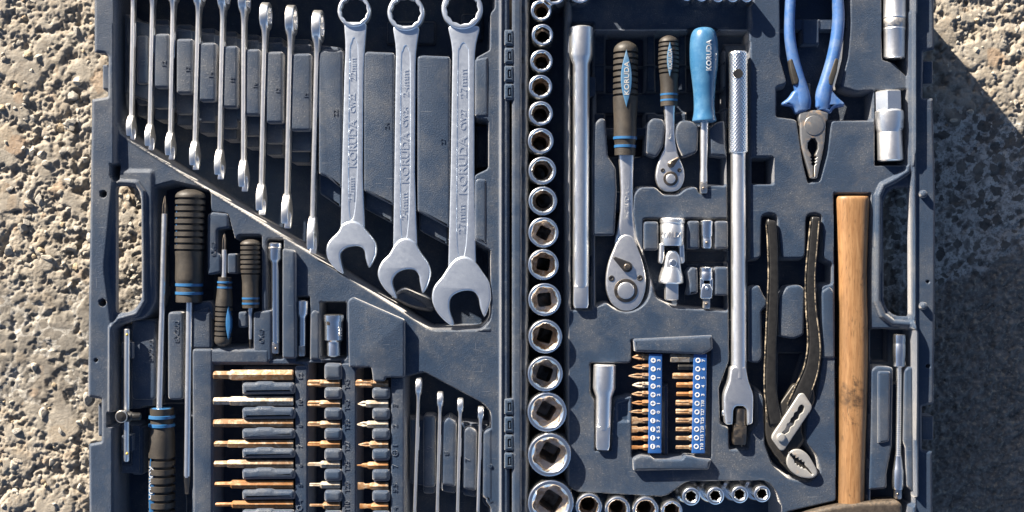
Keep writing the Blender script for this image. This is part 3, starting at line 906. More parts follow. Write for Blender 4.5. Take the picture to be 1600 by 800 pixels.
# ---- right half
out_R = rp([(800, -48, 5), (1461, -48, 25), (1462, 76, 2), (1445, 80, 2), (1444, 152, 2), (1460, 153, 2), (1464, 300, 30), (1463, 500, 30), (1461, 632, 2), (1443, 636, 2), (1443, 704, 2), (1459, 706, 2), (1460, 850, 25), (800, 850, 5)], 3)
win_R = (rp([(1392, 294, 10), (1421, 293, 4), (1422, 494, 4), (1396, 494, 12), (1381, 476, 12), (1380, 312, 12)], 8), -14)
P = -12
ops_R = [
    ('set', rp([(814, -40), (1428, -40), (1428, 860), (814, 860)], 2), P, 4, 0),
    ('set', rp([(1428, -60), (1480, -60), (1480, 860), (1428, 860)], 2), -5, 3, -5),
    ('set', rp([(823, -36), (889, -36), (889, 760), (900, 768, 8), (1040, 776, 10), (1072, 752, 10), (1198, 750, 10), (1214, 768, 8), (1222, 790), (1222, 860), (823, 860)], 5), -91, 6, P),
    ('set', rp([(890, -36), (1178, -36), (1178, 8), (1062, 8), (1050, -12), (890, -12)], 5), -91, 5, P),
    ('set', rp([(889, -12), (1176, -12), (1176, 48), (889, 48)], 4), -32, 6, P),
    # long bar
    ('set', rp([(888, 30), (932, 30), (932, 100), (927, 486), (890, 486)], 5), -45, 6, P),
    # ratchets and driver
    ('set', rp([(926, 46), (1172, 46), (1172, 78), (1136, 78), (1136, 292), (1107, 291), (1104, 304), (1092, 304), (1088, 293), (1072, 296), (1060, 306), (1036, 306), (1024, 294), (1000, 294), (992, 304), (990, 330), (996, 372), (1014, 412), (1019, 440)] + arc(978, 449, 40, 10, 140, 9) + [(928, 482), (926, 300)], 5), -48, 6, P),
    ('set', rp([(944, 50), (1014, 50), (1012, 246), (944, 246)], 10), -77, 6, -34),
    ('set', rp([(1022, 50), (1064, 50), (1062, 180), (1024, 180)], 8), -71, 6, -34),
    ('set', rp([(1074, 40), (1126, 40), (1124, 196), (1076, 196)], 8), -71, 6, P),
    ('set', rp([(926, 98), (1134, 98), (1134, 102), (926, 102)], 1), -43, 3, -30),
    ('set', rp([(930, 140), (1134, 138), (1134, 176), (930, 178)], 3), -65, 5, -34),
    # joint and adaptors
    ('set', rp([(1004, 340), (1140, 340), (1140, 488), (1052, 482), (1024, 466), (1004, 396)], 6), -45, 6, P),
    ('set', rp([(1072, 390), (1140, 390), (1140, 412), (1072, 412)], 3), -51, 4, -32),
    # long breaker bar
    ('set', rp([(1132, 62), (1174, 62), (1174, 560), (1186, 600), (1186, 664), (1172, 676), (1172, 704), (1138, 704), (1138, 670), (1124, 664), (1122, 606), (1138, 564)], 5), -38, 6, P),
    ('set', rp([(1174, 244), (1210, 244), (1210, 289), (1174, 289)], 5), -65, 5, P),
    # combination pliers
    ('set', rp([(1217, -36), (1330, -36), (1330, 40), (1326, 90), (1314, 134), (1340, 142), (1366, 140), (1366, 190), (1300, 190), (1294, 240), (1282, 284), (1262, 288), (1254, 256), (1244, 188), (1212, 184), (1212, 134), (1229, 130), (1218, 92)], 5), -51, 7, P),
    ('set', rect(1250, 26, 1284, 72, 4), -28, 5, -28, 1),
    ('set', rp([(1376, -36), (1418, -36), (1418, 122), (1396, 99), (1378, 94)], 4), -51, 5, P),
    ('set', rp([(1366, 140), (1418, 138), (1418, 260), (1366, 260)], 4), -51, 5, P),
    # water-pump pliers
    ('set', rp([(1189, 332, 12), (1216, 332, 12), (1222, 402), (1257, 402), (1259, 332, 12), (1286, 332, 12), (1288, 404), (1302, 410), (1302, 446), (1284, 448), (1286, 560), (1276, 630), (1262, 652), (1260, 690), (1278, 712), (1284, 738), (1264, 756), (1232, 750), (1206, 728), (1194, 696), (1192, 620), (1168, 600), (1168, 404), (1188, 402)], 6), -48, 7, P),
    ('set', rp([(1216, 550), (1262, 550), (1240, 620), (1216, 640)], 6), -65, 6, -34),
    # hammer
    ('set', rp([(1302, 300), (1362, 300), (1362, 560), (1356, 786), (1420, 778), (1420, 860), (1226, 860), (1228, 800), (1306, 782)], 4), -62, 6, P),
    # flexible bar
    ('set', rp([(1360, 512), (1426, 512), (1428, 790), (1360, 790)], 5), -48, 6, P),
    ('set', rp([(1362, 512), (1392, 512), (1392, 568), (1362, 568)], 4), -68, 5, -34),
    # short bar and bit clips
    ('set', rp([(921, 566), (985, 566), (985, 530), (1112, 530), (1112, 716), (986, 716), (986, 620), (962, 626), (956, 706), (928, 706), (928, 626), (921, 616)], 4), -43, 5, P),
    ('set', rp([(962, 628), (984, 622), (984, 660), (962, 660)], 4), -16, 4, -16),
    ('set', rp([(1036, 600), (1046, 600), (1046, 712), (1036, 712)], 2), -20, 3, -20),
    ('set', rp([(813, -40), (823, -40), (823, 860), (813, 860)], 1), -7, 2, -7),
    ('set', rp([(798, -48), (813, -48), (813, 860), (798, 860)], 1), 0, 2, 0),
    # cradles under the long tools
    ('sup', rect(888, 120, 930, 150, 2), -29), ('sup', rect(888, 400, 928, 432, 2), -29),
    ('sup', rect(1130, 170, 1176, 200, 2), -28), ('sup', rect(1132, 500, 1176, 530, 2), -26),
    ('sup', rect(944, 200, 1012, 212, 2), -37), ('sup', rect(962, 300, 996, 330, 2), -27), ('sup', rect(1030, 196, 1062, 226, 2), -24),
    ('sup', rect(1302, 560, 1362, 590, 2), -44), ('sup', rect(1302, 360, 1362, 390, 2), -44),
    ('sup', rect(1172, 490, 1300, 512, 2), -26), ('sup', rect(1218, 30, 1330, 46, 2), -30), ('sup', rect(1392, 600, 1416, 700, 2), -24),
    # rim bead that runs round the handle window
    ('bead', [(1424, -40), (1424, 20), (1421, 24), (1421, 236), (1416, 268), (1398, 280), (1378, 290), (1371, 306), (1369, 470), (1378, 492), (1394, 504), (1420, 506), (1426, 522), (1426, 770)], 9, 5.5, -14),
    ('set', circ(1450, 572, 3.4, 12), -26, 2, -5), ('set', circ(1450, 440, 2.8, 12), -22, 2, -5),
]
shell_R = build_shell(out_R, [win_R], ops_R, 0, case, 'case_shell', 'moulded half with the sockets, ratchets, pliers and hammer')

def divider(shell, poly, z, z0, bev=4, name='divider', mat=None, draft=1.5, label=None):
    b = B(); pz(b, poly, z0, z, bev=bev, seg=4, draft=draft)
    o = part(name, b, mat or NAVY, shell, label)
    return o

def number(shell, s, x, y, z, length, height, rot=90, mat=None, thick=2.0, bold=0.02, name='size_number'):
    b = B(); text(b, s, x, y, z, length, height, rot, thick, bold)
    return part(name, b, mat or NAVY, shell, smooth=False)

# blocks between the upright spanners: stepped, numbered
spec = [('11', 213, 231, 55, 131, -26), ('12', 240, 264, 52, 137, -14), ('13', 275, 301, 60, 146, -14), ('14', 310, 337, 66, 158, -14), ('15', 347, 371, 71, 168, -14),
        ('16', 381, 406, 76, 180, -14), ('17', 415, 442, 80, 192, -14), ('19', 453, 486, 83, 204, -14)]
for (s, x0, x1, y0, y1, z) in spec:
    divider(shell_L, rect(x0, y0, x1, y1, 5), z, -106, 4.5)
    divider(shell_L, rect(x0, y0 - 14, x1, y1 + 32, 4), z - 19, -106, 3.5)
    divider(shell_L, rect(x0 + 1, y0 - 22, x1 - 1, y1 + 50, 4), z - 36, -106, 3.5)
    number(shell_L, s, x1 - 8, (y0 + y1) / 2 + 4, z, 8.5, 6, 90)
divider(shell_L, rp([(497, 82), (508, 76), (535, 78), (535, 296), (510, 276), (498, 272)], 4), -13, -106, 4)
divider(shell_L, rp([(499, 70), (534, 74), (534, 326), (499, 302)], 4), -28, -106, 4)
divider(shell_L, rp([(568, 84), (573, 80), (616, 82), (616, 322), (568, 298)], 4), -13, -106, 4)
divider(shell_L, rp([(565, 100), (575, 98), (575, 140), (565, 138)], 3), -18, -106, 3)
divider(shell_L, rp([(569, 96), (614, 96), (614, 350), (569, 326)], 4), -30, -106, 4)
divider(shell_L, rp([(652, 88), (660, 86), (703, 88), (703, 357), (652, 330)], 4), -13, -106, 4)
divider(shell_L, rp([(649, 110), (660, 108), (660, 156), (649, 154)], 3), -18, -106, 3)
divider(shell_L, rp([(655, 100), (700, 100), (700, 384), (655, 360)], 4), -30, -106, 4)
number(shell_L, '22', 524, 176, -13, 11, 7); number(shell_L, '24', 604, 196, -13, 11, 7); number(shell_L, '27', 692, 220, -13, 11, 7)
divider(shell_L, rp([(742, 92), (763, 88), (763, 182), (742, 182)], 4), -10, -106, 4)
divider(shell_L, rp([(742, 282), (748, 278), (760, 280), (760, 382), (742, 374)], 4), -10, -106, 4)

# lower left corner blocks
for poly, z in ((rect(262, 487, 286, 625, 7), -14), (rect(205, 500, 243, 625, 8), -20), (rp([(300, 487), (329, 487), (330, 545), (300, 545)], 5), -10), (rp([(300, 545), (332, 545), (332, 850), (302, 850)], 5), -7),
                (rect(206, 668, 224, 742, 4), -26), (rect(318, 546, 420, 568, 4), -8.2)):
    divider(shell_L, poly, z, -106, 4)
number(shell_L, '8X200', 276, 518, -14, 34, 8, 90); number(shell_L, '8X200', 236, 548, -20, 34, 8, 90)
for poly, z in ((rp([(324, 336), (330, 331), (356, 334), (357, 356), (339, 358), (339, 394), (345, 398), (345, 426), (324, 430)], 4), -9),
                (rect(355, 396, 370, 428, 4), -12), (rect(372, 487, 386, 512, 4), -12), (rp([(396, 488), (424, 484), (424, 564), (396, 564)], 4), -9),
                (rp([(441, 388), (461, 392), (462, 560), (441, 560)], 4), 0), (rp([(485, 490), (490, 484), (499, 488), (499, 562), (484, 562)], 3), -9),
                (rp([(543, 470), (550, 464), (632, 500), (632, 590), (602, 590), (601, 596), (583, 596), (580, 574), (545, 574)], 4), 2),
                (rp([(300, 474), (328, 470), (334, 480), (334, 500), (302, 498)], 4), -14)):
    divider(shell_L, poly, z, -106, 3.5)
number(shell_L, '6X40', 333, 389, -9, 22, 8, 90); number(shell_L, '6X40', 408, 525, -9, 22, 8, 90)

# ribs between the bits
for y0, y1 in ((597, 618), (636, 657), (669, 688), (700, 718), (732, 751), (765, 783), (796, 815)):
    divider(shell_L, rp([(377, y0 + 4), (381, y0 + 1), (398, y0 + 1), (402, y0 - 1), (424, y0 - 1), (428, y0 + 1), (458, y0 + 1), (461, y0 + 8), (460, y1 - 2), (378, y1 - 1)], 4), -3, -106, 7)
for y, hh in ((581, 13), (615, 9.5), (647, 9.5), (679, 9.5), (711, 9.5), (743, 9.5), (776, 9.5), (808, 9.5)):
    divider(shell_L, rect(506, y - hh, 534, y + hh, 6), -3, -106, 6.5)
for y, hh in ((615, 9.5), (647, 9.5), (679, 9.5), (711, 9.5), (743, 9.5), (776, 9.5), (808, 9.5)):
    divider(shell_L, rect(581, y - hh, 609, y + hh, 6), -3, -106, 6.5)
divider(shell_L, rect(461, 572, 480, 850, 3), -10, -106, 2.5)
divider(shell_L, rect(534, 568, 556, 850, 3), -9, -106, 2.5)
divider(shell_L, rect(611, 590, 631, 850, 3), -8, -106, 2.5)
for s, y in zip(('12', '10', '8', '7', '6', '5', '4'), (587, 628, 665, 697, 727, 758, 783)):
    number(shell_L, s, 469, y, -10, 9 if len(s) > 1 else 5, 7)
b = B(); pz(b, circ(468, 794, 5, 6), -11, -8.8, holes=[circ(468, 794, 3.2, 6)], bev=0.6, seg=1); part('size_number', b, NAVY, shell_L)
for s, y in zip(('T45', 'T40', 'T30', 'T27', 'T25', 'T20', 'T10'), (600, 633, 664, 697, 728, 761, 791)):
    number(shell_L, s, 542, y, -9, 17, 8)
for s, y in zip(('T50', '3', '2', '1', '7', '5.5', '4'), (600, 633, 665, 696, 728, 762, 794)):
    number(shell_L, s, 617, y, -8, 17 if s == 'T50' else (14 if len(s) > 1 else 5), 8)
b = B(); pz(b, circ(617, 708, 5, 20), -9, -6.8, holes=[circ(617, 708, 3.8, 20)], bev=0.4, seg=1)
pz(b, rect(616.3, 704.5, 617.7, 711.5, 0), -9, -6.8, bev=0.3, seg=1); pz(b, rect(613.6, 707.3, 620.4, 708.7, 0), -9, -6.9, bev=0.3, seg=1)
part('size_number', b, NAVY, shell_L)

# blocks of the small spanners
for poly, z in ((rect(661, 650, 680, 762, 6), -24), (rp([(690, 660), (700, 651), (713, 660), (712, 762), (690, 758)], 5), -13), (rp([(723, 672), (732, 666), (745, 674), (744, 768), (723, 764)], 5), -13), (rp([(754, 676), (760, 671), (770, 668), (770, 790), (754, 776)], 4), -11)):
    divider(shell_L, poly, z, -106, 5)
    divider(shell_L, [(800 + (p[0] - 800), p[1] + 10) for p in poly], z - 12, -106, 4)
for s, x, y, z in (('9', 661 + 10, 700, -24), ('8', 697, 708, -13), ('7', 730, 718, -13), ('6', 765, 728, -11)):
    number(shell_L, s, x, y, z, 6, 8)

# latches on both outer edges
for (sh, x0, x1, y0, y1) in ((shell_L, 160, 178, 101, 140), (shell_L, 153, 170, 630, 682), (shell_R, 1440, 1458, 95, 131), (shell_R, 1439, 1459, 650, 688)):
    divider(sh, rect(x0, y0, x1, y1, 3), -13, -40, 3, 'latch_tab')

# hinge knuckles
for y0 in (46, 623):
    for i in range(4):
        b = B(); yy = y0 + i * 28.2
        pz(b, rp([(788, yy), (802, yy), (803, yy + 25), (788, yy + 25)], 3), -34, 1.5, pockets=[(rect(793, yy + 6, 800, yy + 20, 2), 5)], bev=3.5, seg=4)
        pz(b, rect(795.5, yy + 8, 798, yy + 18, 1), -5, 0.5, bev=1)
        part('hinge_knuckle', b, NAVY2, case)

# right half blocks
rb = [(rp([(929, 192), (938, 184), (946, 186), (950, 244), (962, 262), (964, 300), (960, 368), (927, 368), (926, 260)], 4), -11),
      (rp([(1012, 192), (1020, 184), (1036, 186), (1040, 196), (1036, 230), (1026, 246), (1010, 240)], 5), -11),
      (rp([(1056, 198), (1064, 187), (1080, 189), (1092, 196), (1090, 238), (1068, 246), (1060, 230), (1055, 212)], 5), -11),
      (rp([(1108, 202), (1122, 190), (1132, 188), (1134, 232), (1137, 246), (1110, 242)], 4), -11),
      (rect(1006, 346, 1029, 391, 5), -9), (rect(1075, 345, 1093, 389, 4), -9), (rect(1117, 345, 1138, 389, 5), -9),
      (rp([(1074, 424), (1080, 417), (1090, 419), (1091, 458), (1074, 462), (1078, 444)], 3), -10), (rect(1117, 417, 1138, 462, 4), -9),
      (rp([(990, 530), (1113, 524), (1114, 546), (1100, 554), (992, 550)], 3), -2), (rp([(989, 717), (1000, 712), (1018, 714), (1022, 718), (1066, 718), (1070, 712), (1084, 714), (1090, 716), (1112, 718), (1108, 734), (990, 736)], 3), -2),
      (rp([(1171, 450), (1186, 445), (1194, 462), (1199, 470), (1198, 480), (1190, 486), (1192, 560), (1186, 568), (1171, 566)], 5), -10),
      (rp([(1219, 462), (1230, 447), (1250, 445), (1258, 452), (1256, 524), (1240, 530), (1218, 526), (1216, 480)], 5), -10),
      (rp([(1284, 455), (1296, 447), (1304, 456), (1305, 560), (1284, 560)], 4), -9),
      (rp([(1361, 578), (1370, 572), (1396, 574), (1394, 698), (1386, 740), (1386, 764), (1358, 766), (1360, 690)], 5), -9), (rp([(1372, 580), (1392, 580), (1390, 690), (1372, 694)], 4), -5),
      (rp([(1414, 578), (1420, 573), (1428, 574), (1428, 770), (1418, 760), (1416, 700), (1412, 690)], 3), -8),
      (rect(897, 116, 908, 240, 3), -24)]
for poly, z in rb:
    divider(shell_R, poly, z, -106, 4)
for y in (303, 478):
    b = B(); c = T(1443, y, 0)
    lathe(b, (c[0], c[1], -10), (c[0], c[1], 6), [(0, 6.5), (10, 6), (13.5, 5.2), (15, 3.5), (15.4, 0.3)], 20)
    part('peg', b, NAVY, shell_R)

SOCK = [('12', 845.5, 16, 16.5), ('13', 847.5, 54, 17), ('14', 846, 95, 17.8), ('15', 844.5, 135, 18.7), ('16', 845, 177, 19.3), ('17', 845, 220, 20.5), ('18', 847.5, 266.5, 22), ('19', 848, 314, 22.7), ('20', 849, 363, 24),
        ('21', 849, 413.5, 24.3), ('22', 851, 468, 26), ('23', 852, 526, 26.8), ('24', 852, 584, 27.8), ('27', 855, 644, 31), ('30', 858.5, 711, 34), ('32', 860.5, 786, 36)]
for s, x, y, r in SOCK:
    number(shell_R, s, 816.5, y - 1, -7, 11, 6.5, 90, INK, 2.0)
ORD = ('first', 'second', 'third', 'fourth', 'fifth', 'sixth', 'seventh', 'eighth', 'ninth', 'tenth', 'eleventh', 'twelfth', 'thirteenth', 'fourteenth', 'fifteenth', 'sixteenth')
# ------------------------------------------------------------------ tools
def bar(b, x0, y0, x1, y1, z, prof, n=28, a0=0.0, fn=None):
    """turned piece lying in the tray; prof is (photo y, radius) along the axis x0,y0 -> x1,y1"""
    A = T(x0, y0, z); E = T(x1, y1, z)
    L = math.dist(A, E); yy = (y1 - y0)
    return lathe(b, A, E, [((p[0] - y0) / yy * L, p[1]) for p in prof], n, a0, fn)

def hbar(b, x0, x1, y, z, prof, n=16, a0=0.0, fn=None, y1=None):
    A = T(x0, y, z); E = T(x1, y if y1 is None else y1, z); L = math.dist(A, E)
    return lathe(b, A, E, [((p[0] - x0) / (x1 - x0) * L, p[1]) for p in prof], n, a0, fn)

# ---- sockets
def socket(x, y, r, zt, zb, rot, af, sq, depth, name, label, group, bore_mat=None, cat='socket', star_n=6, tilt=(0, 0), body_prof=None, mat=None):
    """upright socket: af = half across flats of the bore, sq = half side of the drive hole (0 for none)"""
    c = T(x, y, zt)
    base = (c[0], c[1], zb)
    o = thing(name, label, cat, base, group)
    n = 48
    def ring(fn, z):
        out = []
        for i in range(n):
            th = 2 * PI * i / n; q = fn(th)
            lean = (z - zt) / 50.0
            out.append((c[0] + q * math.cos(th) + tilt[0] * lean, c[1] + q * math.sin(th) + tilt[1] * lean, z))
        return out
    def polyr(k, a, lim):
        def f(th):
            w = 2 * PI / k
            u = ((th - rot) % w) - w / 2
            return min(a / math.cos(u), lim)
        return f
    def starr(a, bq):
        def f(th):
            return a + (bq - a) * (0.5 + 0.5 * math.cos(6 * (th - rot)))
        return f
    bore = starr(af * 0.86, af * 1.12) if star_n == 'torx' else polyr(6, af, af * 1.13)
    lim = af * 1.13 if star_n != 'torx' else af * 1.13
    hh = zt - zb
    prof = body_prof or [(zb, r * 0.93), (zb + 2, r * 0.96), (zb + hh * 0.45, r * 0.96), (zb + hh * 0.5, r), (zt - 2.5, r), (zt - 0.8, r - 0.7), (zt, r - 2.2)]
    def stack(rings, cap0=False, cap1=False):
        V = []; F = []
        for q in rings: V.extend(q)
        for j in range(len(rings) - 1):
            for i in range(n):
                i2 = (i + 1) % n
                F.append((j * n + i, j * n + i2, (j + 1) * n + i2, (j + 1) * n + i))
        if cap0: F.append(tuple(range(n))[::-1])
        if cap1: F.append(tuple((len(rings) - 1) * n + i for i in range(n)))
        return V, F
    ri = min(lim + 1.0, r - 3)
    body = [ring(lambda th, q=q: q, z) for z, q in prof] + [ring(lambda th: ri, zt - 0.3), ring(lambda th: max(bore(th), ri - 1.8), zt - 1.8), ring(bore, zt - 3.4)]
    b = B(); b.add(*stack(body, cap0=True)); part('socket_body', b, mat or CHROME_B, o, sharp=30)
    zi = zt - depth
    rg = [ring(bore, zt - 3.4), ring(bore, zi)]
    if sq:
        rg += [ring(lambda th: af * 0.93, zi - 2), ring(lambda th: min(polyr(4, sq * 1.04, sq * 1.3)(th), af * 0.9), zi - 3.5), ring(polyr(4, sq, sq * 1.28), zi - 6), ring(polyr(4, sq, sq * 1.28), zb + 1)]
    else:
        rg += [ring(lambda th: af * 0.80, zi - 2), ring(lambda th: af * 0.74, zb + 1)]
    b = B(); b.add(*stack(rg, cap1=True)); part('socket_bore', b, bore_mat or BORE, o, sharp=30)
    return o

rots = [0.2, 0.5, 0.1, 0.35, 0.15, 0.42, 0.05, 0.52, 0.3, 0.6, 0.9, 0.52, 0.45, 0.25, 0.3, 0.2]
for i, (s, x, y, r) in enumerate(SOCK):
    big = i >= 8
    socket(x, y, r, 2 + (i * 37 % 5 - 2) * 0.8, -88, rots[i], r * (0.66 if not big else 0.70), r * 0.40 if big else 0, 20 if i < 4 else (14 if big else 24), 'hex_socket',
           'chrome hex socket, %s from the top in the column beside the hinge' % ORD[i], 'hex sockets standing in the hinge column',
           BORES[(0, 2, 0, 0, 2, 0, 2, 2, 1, 0, 1, 0, 2, 1, 1, 1)[i]], tilt=((i * 29 % 7 - 3) * 0.9, (i * 53 % 7 - 3) * 0.9))

# bottom row and top row sockets
for i, (x, y, r) in enumerate(((920, 792, 21), (965, 796, 20), (1009, 797, 20.5), (1050, 799, 17))):
    socket(x, y, r, -4, -88, 0.3 + 0.4 * i, r * 0.66, 0, 22, 'hex_socket', 'chrome hex socket at the bottom edge, %s of four in a row' % ('leftmost', 'second from left', 'third from left', 'rightmost and smallest')[i], 'hex sockets along the bottom edge', BORE)
for i, (x, y) in enumerate(((1080, 776), (1118, 775), (1156, 773), (1191, 772))):
    zt, zb = -2, -84
    r = 14.0 - i * 0.4
    socket(x, y, r, zt, zb, 0.4 + 0.5 * i, r * 0.55, 0, 18, 'torx_socket', 'small star socket on a wide base, %s of the four at the bottom' % ('leftmost', 'second from left', 'third from left', 'rightmost')[i], 'star sockets at the bottom', DARKST,
           star_n='torx', body_prof=[(zb, 18.5), (zb + 1.5, 20), (zb + 30, 20), (zb + 32, 18.6), (zb + 34, r + 1), (zt - 6, r + 0.4), (zt - 1, r), (zt, r - 1.5)])
for i, (x, y, r) in enumerate(((866, -12, 19), (906, -14, 19))):
    socket(x, y, r, 16, -88, 0.2 + i, r * 0.66, 0, 22, 'hex_socket', 'chrome hex socket cut off by the top edge, %s' % ('nearest the hinge', 'above the long extension bar')[i], 'hex sockets cut off by the top edge', BORE)
for i, (x, y) in enumerate(((948, -26), (988, -28), (1028, -30))):
    socket(x, y, 17, 16, -88, 0.2 + i, 11, 0, 22, 'hex_socket', 'chrome hex socket outside the top edge, above the %s' % ('large ratchet', 'gap between the ratchets', 'small ratchet')[i], 'hex sockets outside the top edge', BORE)
for i, (x, y) in enumerate(((1073, -8), (1096, -7), (1122, -6), (1145, -6), (1167, -6))):
    zt, zb = 12, -88
    socket(x, y, 9.0, zt, zb, 0.3 * i, 5.2, 0, 18, 'torx_socket', 'tiny bright socket at the top edge, %s of five' % ('leftmost', 'second from left', 'middle one', 'fourth from left', 'rightmost')[i], 'tiny sockets at the top edge', DARKST,
           star_n='torx', body_prof=[(zb, 10), (zb + 1.5, 10.5), (zb + 60, 10.5), (zb + 62, 10), (zt - 6, 9.4), (zt - 1, 9), (zt, 7.8)])

# ---- spanners lying flat
def flat_wrench(sz, ring_c, ring_r, ring_i, shank, jaw, panel, texts, zt, label):
    c = T(ring_c[0], ring_c[1], zt)
    cx = sum(p[0] for p in jaw) / len(jaw); cy = sum(p[1] for p in jaw) / len(jaw)
    m = T((ring_c[0] + cx) / 2, (ring_c[1] + cy) / 2, zt - 16)
    o = thing('combination_wrench', label, 'wrench', m, 'spanners lying flat')
    b = B(); pz(b, circ(ring_c[0], ring_c[1], ring_r, 56), zt - 17, zt + 1.5, holes=[star(ring_c[0], ring_c[1], ring_i, ring_i * 1.09, 12, 0.1)], bev=3.2, seg=4, botbev=2)
    part('ring_end', b, FORGED, o)
    b = B(); pz(b, rp(shank, 8), zt - 13, zt - 2.5, pockets=[(closed_spline(panel, 5), 1.0)], bev=2.0, seg=3, botbev=1)
    part('shank', b, FORGED, o)
    b = B(); pz(b, jaw, zt - 17, zt + 1.0, bev=3.4, seg=5, botbev=2)
    part('open_end', b, FORGED, o)
    for s, x, y, L, hgt in texts:
        b = B(); text(b, s, x, y, zt - 3.3, L, hgt, 90, 1.0, 0.02)
        part('lettering', b, FORGED, o, smooth=False)

def jawpoly(pts): return closed_spline(pts, 3)
j22 = [(533, 352), (528, 362), (515, 375), (509.5, 387), (511, 403), (522, 419), (535, 428), (536.5, 424), (532.5, 408), (532, 396), (539, 388.5), (551, 385), (563, 386), (569, 392), (571, 404), (575, 417), (578, 417), (583, 408), (587.5, 395), (586.5, 379), (578, 367), (568, 355), (559, 347.5), (550, 345), (541, 347)]
j24 = [(614, 386), (607, 398), (596, 409), (590, 424), (592, 437), (601, 452), (617, 466.5), (619.5, 463), (614, 447), (613.5, 437), (620, 427), (633, 421.5), (647, 422), (654, 430), (655.5, 440), (659, 456), (662.5, 456.5), (669, 444), (673, 426), (668, 409), (657, 394), (650, 381), (642, 374), (632, 372), (622, 376)]
j27 = [(699, 419), (690, 433), (678, 448), (674.5, 466), (680, 484), (692, 499), (705.5, 509), (709, 505), (703, 486), (703, 469), (711, 459.5), (726, 454.5), (740, 456), (747.5, 466), (750, 480), (755.5, 494), (759, 493), (764, 480), (767.5, 465), (764.5, 442), (754, 425), (744, 411), (734, 403), (721, 401), (709, 407)]
flat_wrench(22, (553, 16), 26, 19.5, [(537, 34), (540, 72, 20), (538, 110), (534, 270), (532, 364, 2), (570, 364, 2), (566.5, 270), (568, 110), (570, 72, 20), (573, 34)], jawpoly(j22),
            [(553, 58), (557.5, 66), (560, 90), (559, 250), (556, 320), (550.5, 344), (545, 330), (544, 250), (546, 90), (549, 66)],
            [('22mm', 551.5, 108, 36, 10), ('CW22', 551, 161, 30, 8), ('KORUDA', 551, 224, 75, 11.5), ('22mm', 549, 296, 38, 9.5)], -10, 'flat-lying grey combination spanner stamped 22mm, the smallest of the flat three')
flat_wrench(24, (634, 19), 29, 21.5, [(613, 40), (619, 76, 20), (618, 110), (616, 270), (614, 396, 2), (652, 396, 2), (648, 270), (649, 110), (650, 76, 20), (656, 40)], jawpoly(j24),
            [(634, 70), (639, 78), (641.5, 104), (641, 280), (638, 355), (632, 384), (626, 360), (625, 280), (626, 104), (629, 78)],
            [('24mm', 633.5, 130, 42, 10), ('CW24', 633, 182, 32, 8), ('KORUDA', 633, 246, 80, 12), ('24mm', 631.5, 322, 44, 10)], -10, 'flat-lying grey combination spanner stamped 24mm, in the middle of the flat three')
flat_wrench(27, (722, 13), 32.5, 23.5, [(699, 40), (707, 74, 20), (706.5, 110), (704, 270), (700, 425, 2), (744, 425, 2), (741, 270), (741.5, 110), (742, 74, 20), (751, 40)], jawpoly(j27),
            [(724, 66), (730, 74), (733, 100), (732, 300), (729, 380), (722, 406), (714, 385), (713, 300), (715, 100), (718, 74)],
            [('27mm', 724, 130, 46, 11), ('CW27', 723.5, 186, 34, 9), ('KORUDA', 723, 258, 98, 13), ('27mm', 721, 342, 46, 11)], -10, 'flat-lying grey combination spanner stamped 27mm, the largest, next to the hinge')

# ---- spanners standing on edge
def edge_wrench(x0, y0, x1, y1, R, ht, zt, label, group, tk=3.6, mat=None, rk=0.95, jk=0.98):
    """x0,y0: top of the ring end; x1,y1: tip of the open end; R: ring radius; ht: half height of the shank; zt: height of its upper edge"""
    zc = zt - ht
    A = T(x0, y0, zt); E = T(x1, y1, zt); L = math.dist(A[:2], E[:2])
    ux, uy = (E[0] - A[0]) / L, (E[1] - A[1]) / L
    wx, wy = uy, -ux
    if wx < 0: wx, wy = -wx, -wy
    def xf(u, v, w): return (A[0] + ux * u + wx * w, A[1] + uy * u + wy * w, zc + v)
    mid = xf(L / 2, -ht, 0)
    o = thing('combination_wrench', label, 'wrench', mid, group)
    mat = mat or CHROME
    tr, tj = tk * 1.75, tk * 1.35
    Rj = R * jk
    b = B(); prism(b, circ(R, 0, R, 40), -tr, tr, holes=[star(R, 0, R * 0.70, R * 0.765, 12)], bev=2.2, seg=3, botbev=2.2, xf=xf); part('ring_end', b, mat, o)
    V = []; F = []; n = 16; us = []
    for t in [i / 26 for i in range(27)]:
        us.append(R * 1.55 + t * (L - R * 1.55 - Rj * 1.1))
    for u in us:
        a = max(0, 1 - (u - us[0]) / (R * 1.3)); c = max(0, 1 - (us[-1] - u) / (Rj * 1.4))
        hv = ht * (1 - 0.12 * (u - us[0]) / L) + a * a * R * 0.35 + c * c * Rj * 0.35
        hw = tk + a * a * (tr - tk) * 0.85 + c * c * (tj - tk) * 0.9
        for i in range(n):
            th = 2 * PI * i / n; cc, ss = math.cos(th), math.sin(th)
            V.append(xf(u, hv * math.copysign(abs(ss) ** 0.5, ss), hw * math.copysign(abs(cc) ** 0.6, cc)))
    m_ = len(us)
    for j in range(m_ - 1):
        for i in range(n):
            i2 = (i + 1) % n; F.append((j * n + i, j * n + i2, (j + 1) * n + i2, (j + 1) * n + i))
    F.append(tuple(range(n))); F.append(tuple((m_ - 1) * n + i for i in range(n)))
    b = B(); b.add(V, F); part('shank', b, mat, o)
    jj = [(L - Rj * 1.0 + (p[1] - 462) / 46 * Rj, (p[0] - 721) / 46 * Rj) for p in j27]
    b = B(); prism(b, closed_spline(jj, 2), -tj, tj, bev=1.6, seg=3, botbev=1.6, xf=xf); part('open_end', b, mat, o)
    # sunk panel with raised lettering on the face turned to the middle of the case
    b = B(); prism(b, rect(L * 0.30, -ht * 0.45, L * 0.44, ht * 0.45, 2), tk * 0.7, tk + 0.7, bev=0.4, seg=1, xf=xf); part('size_mark', b, mat, o)
    return o

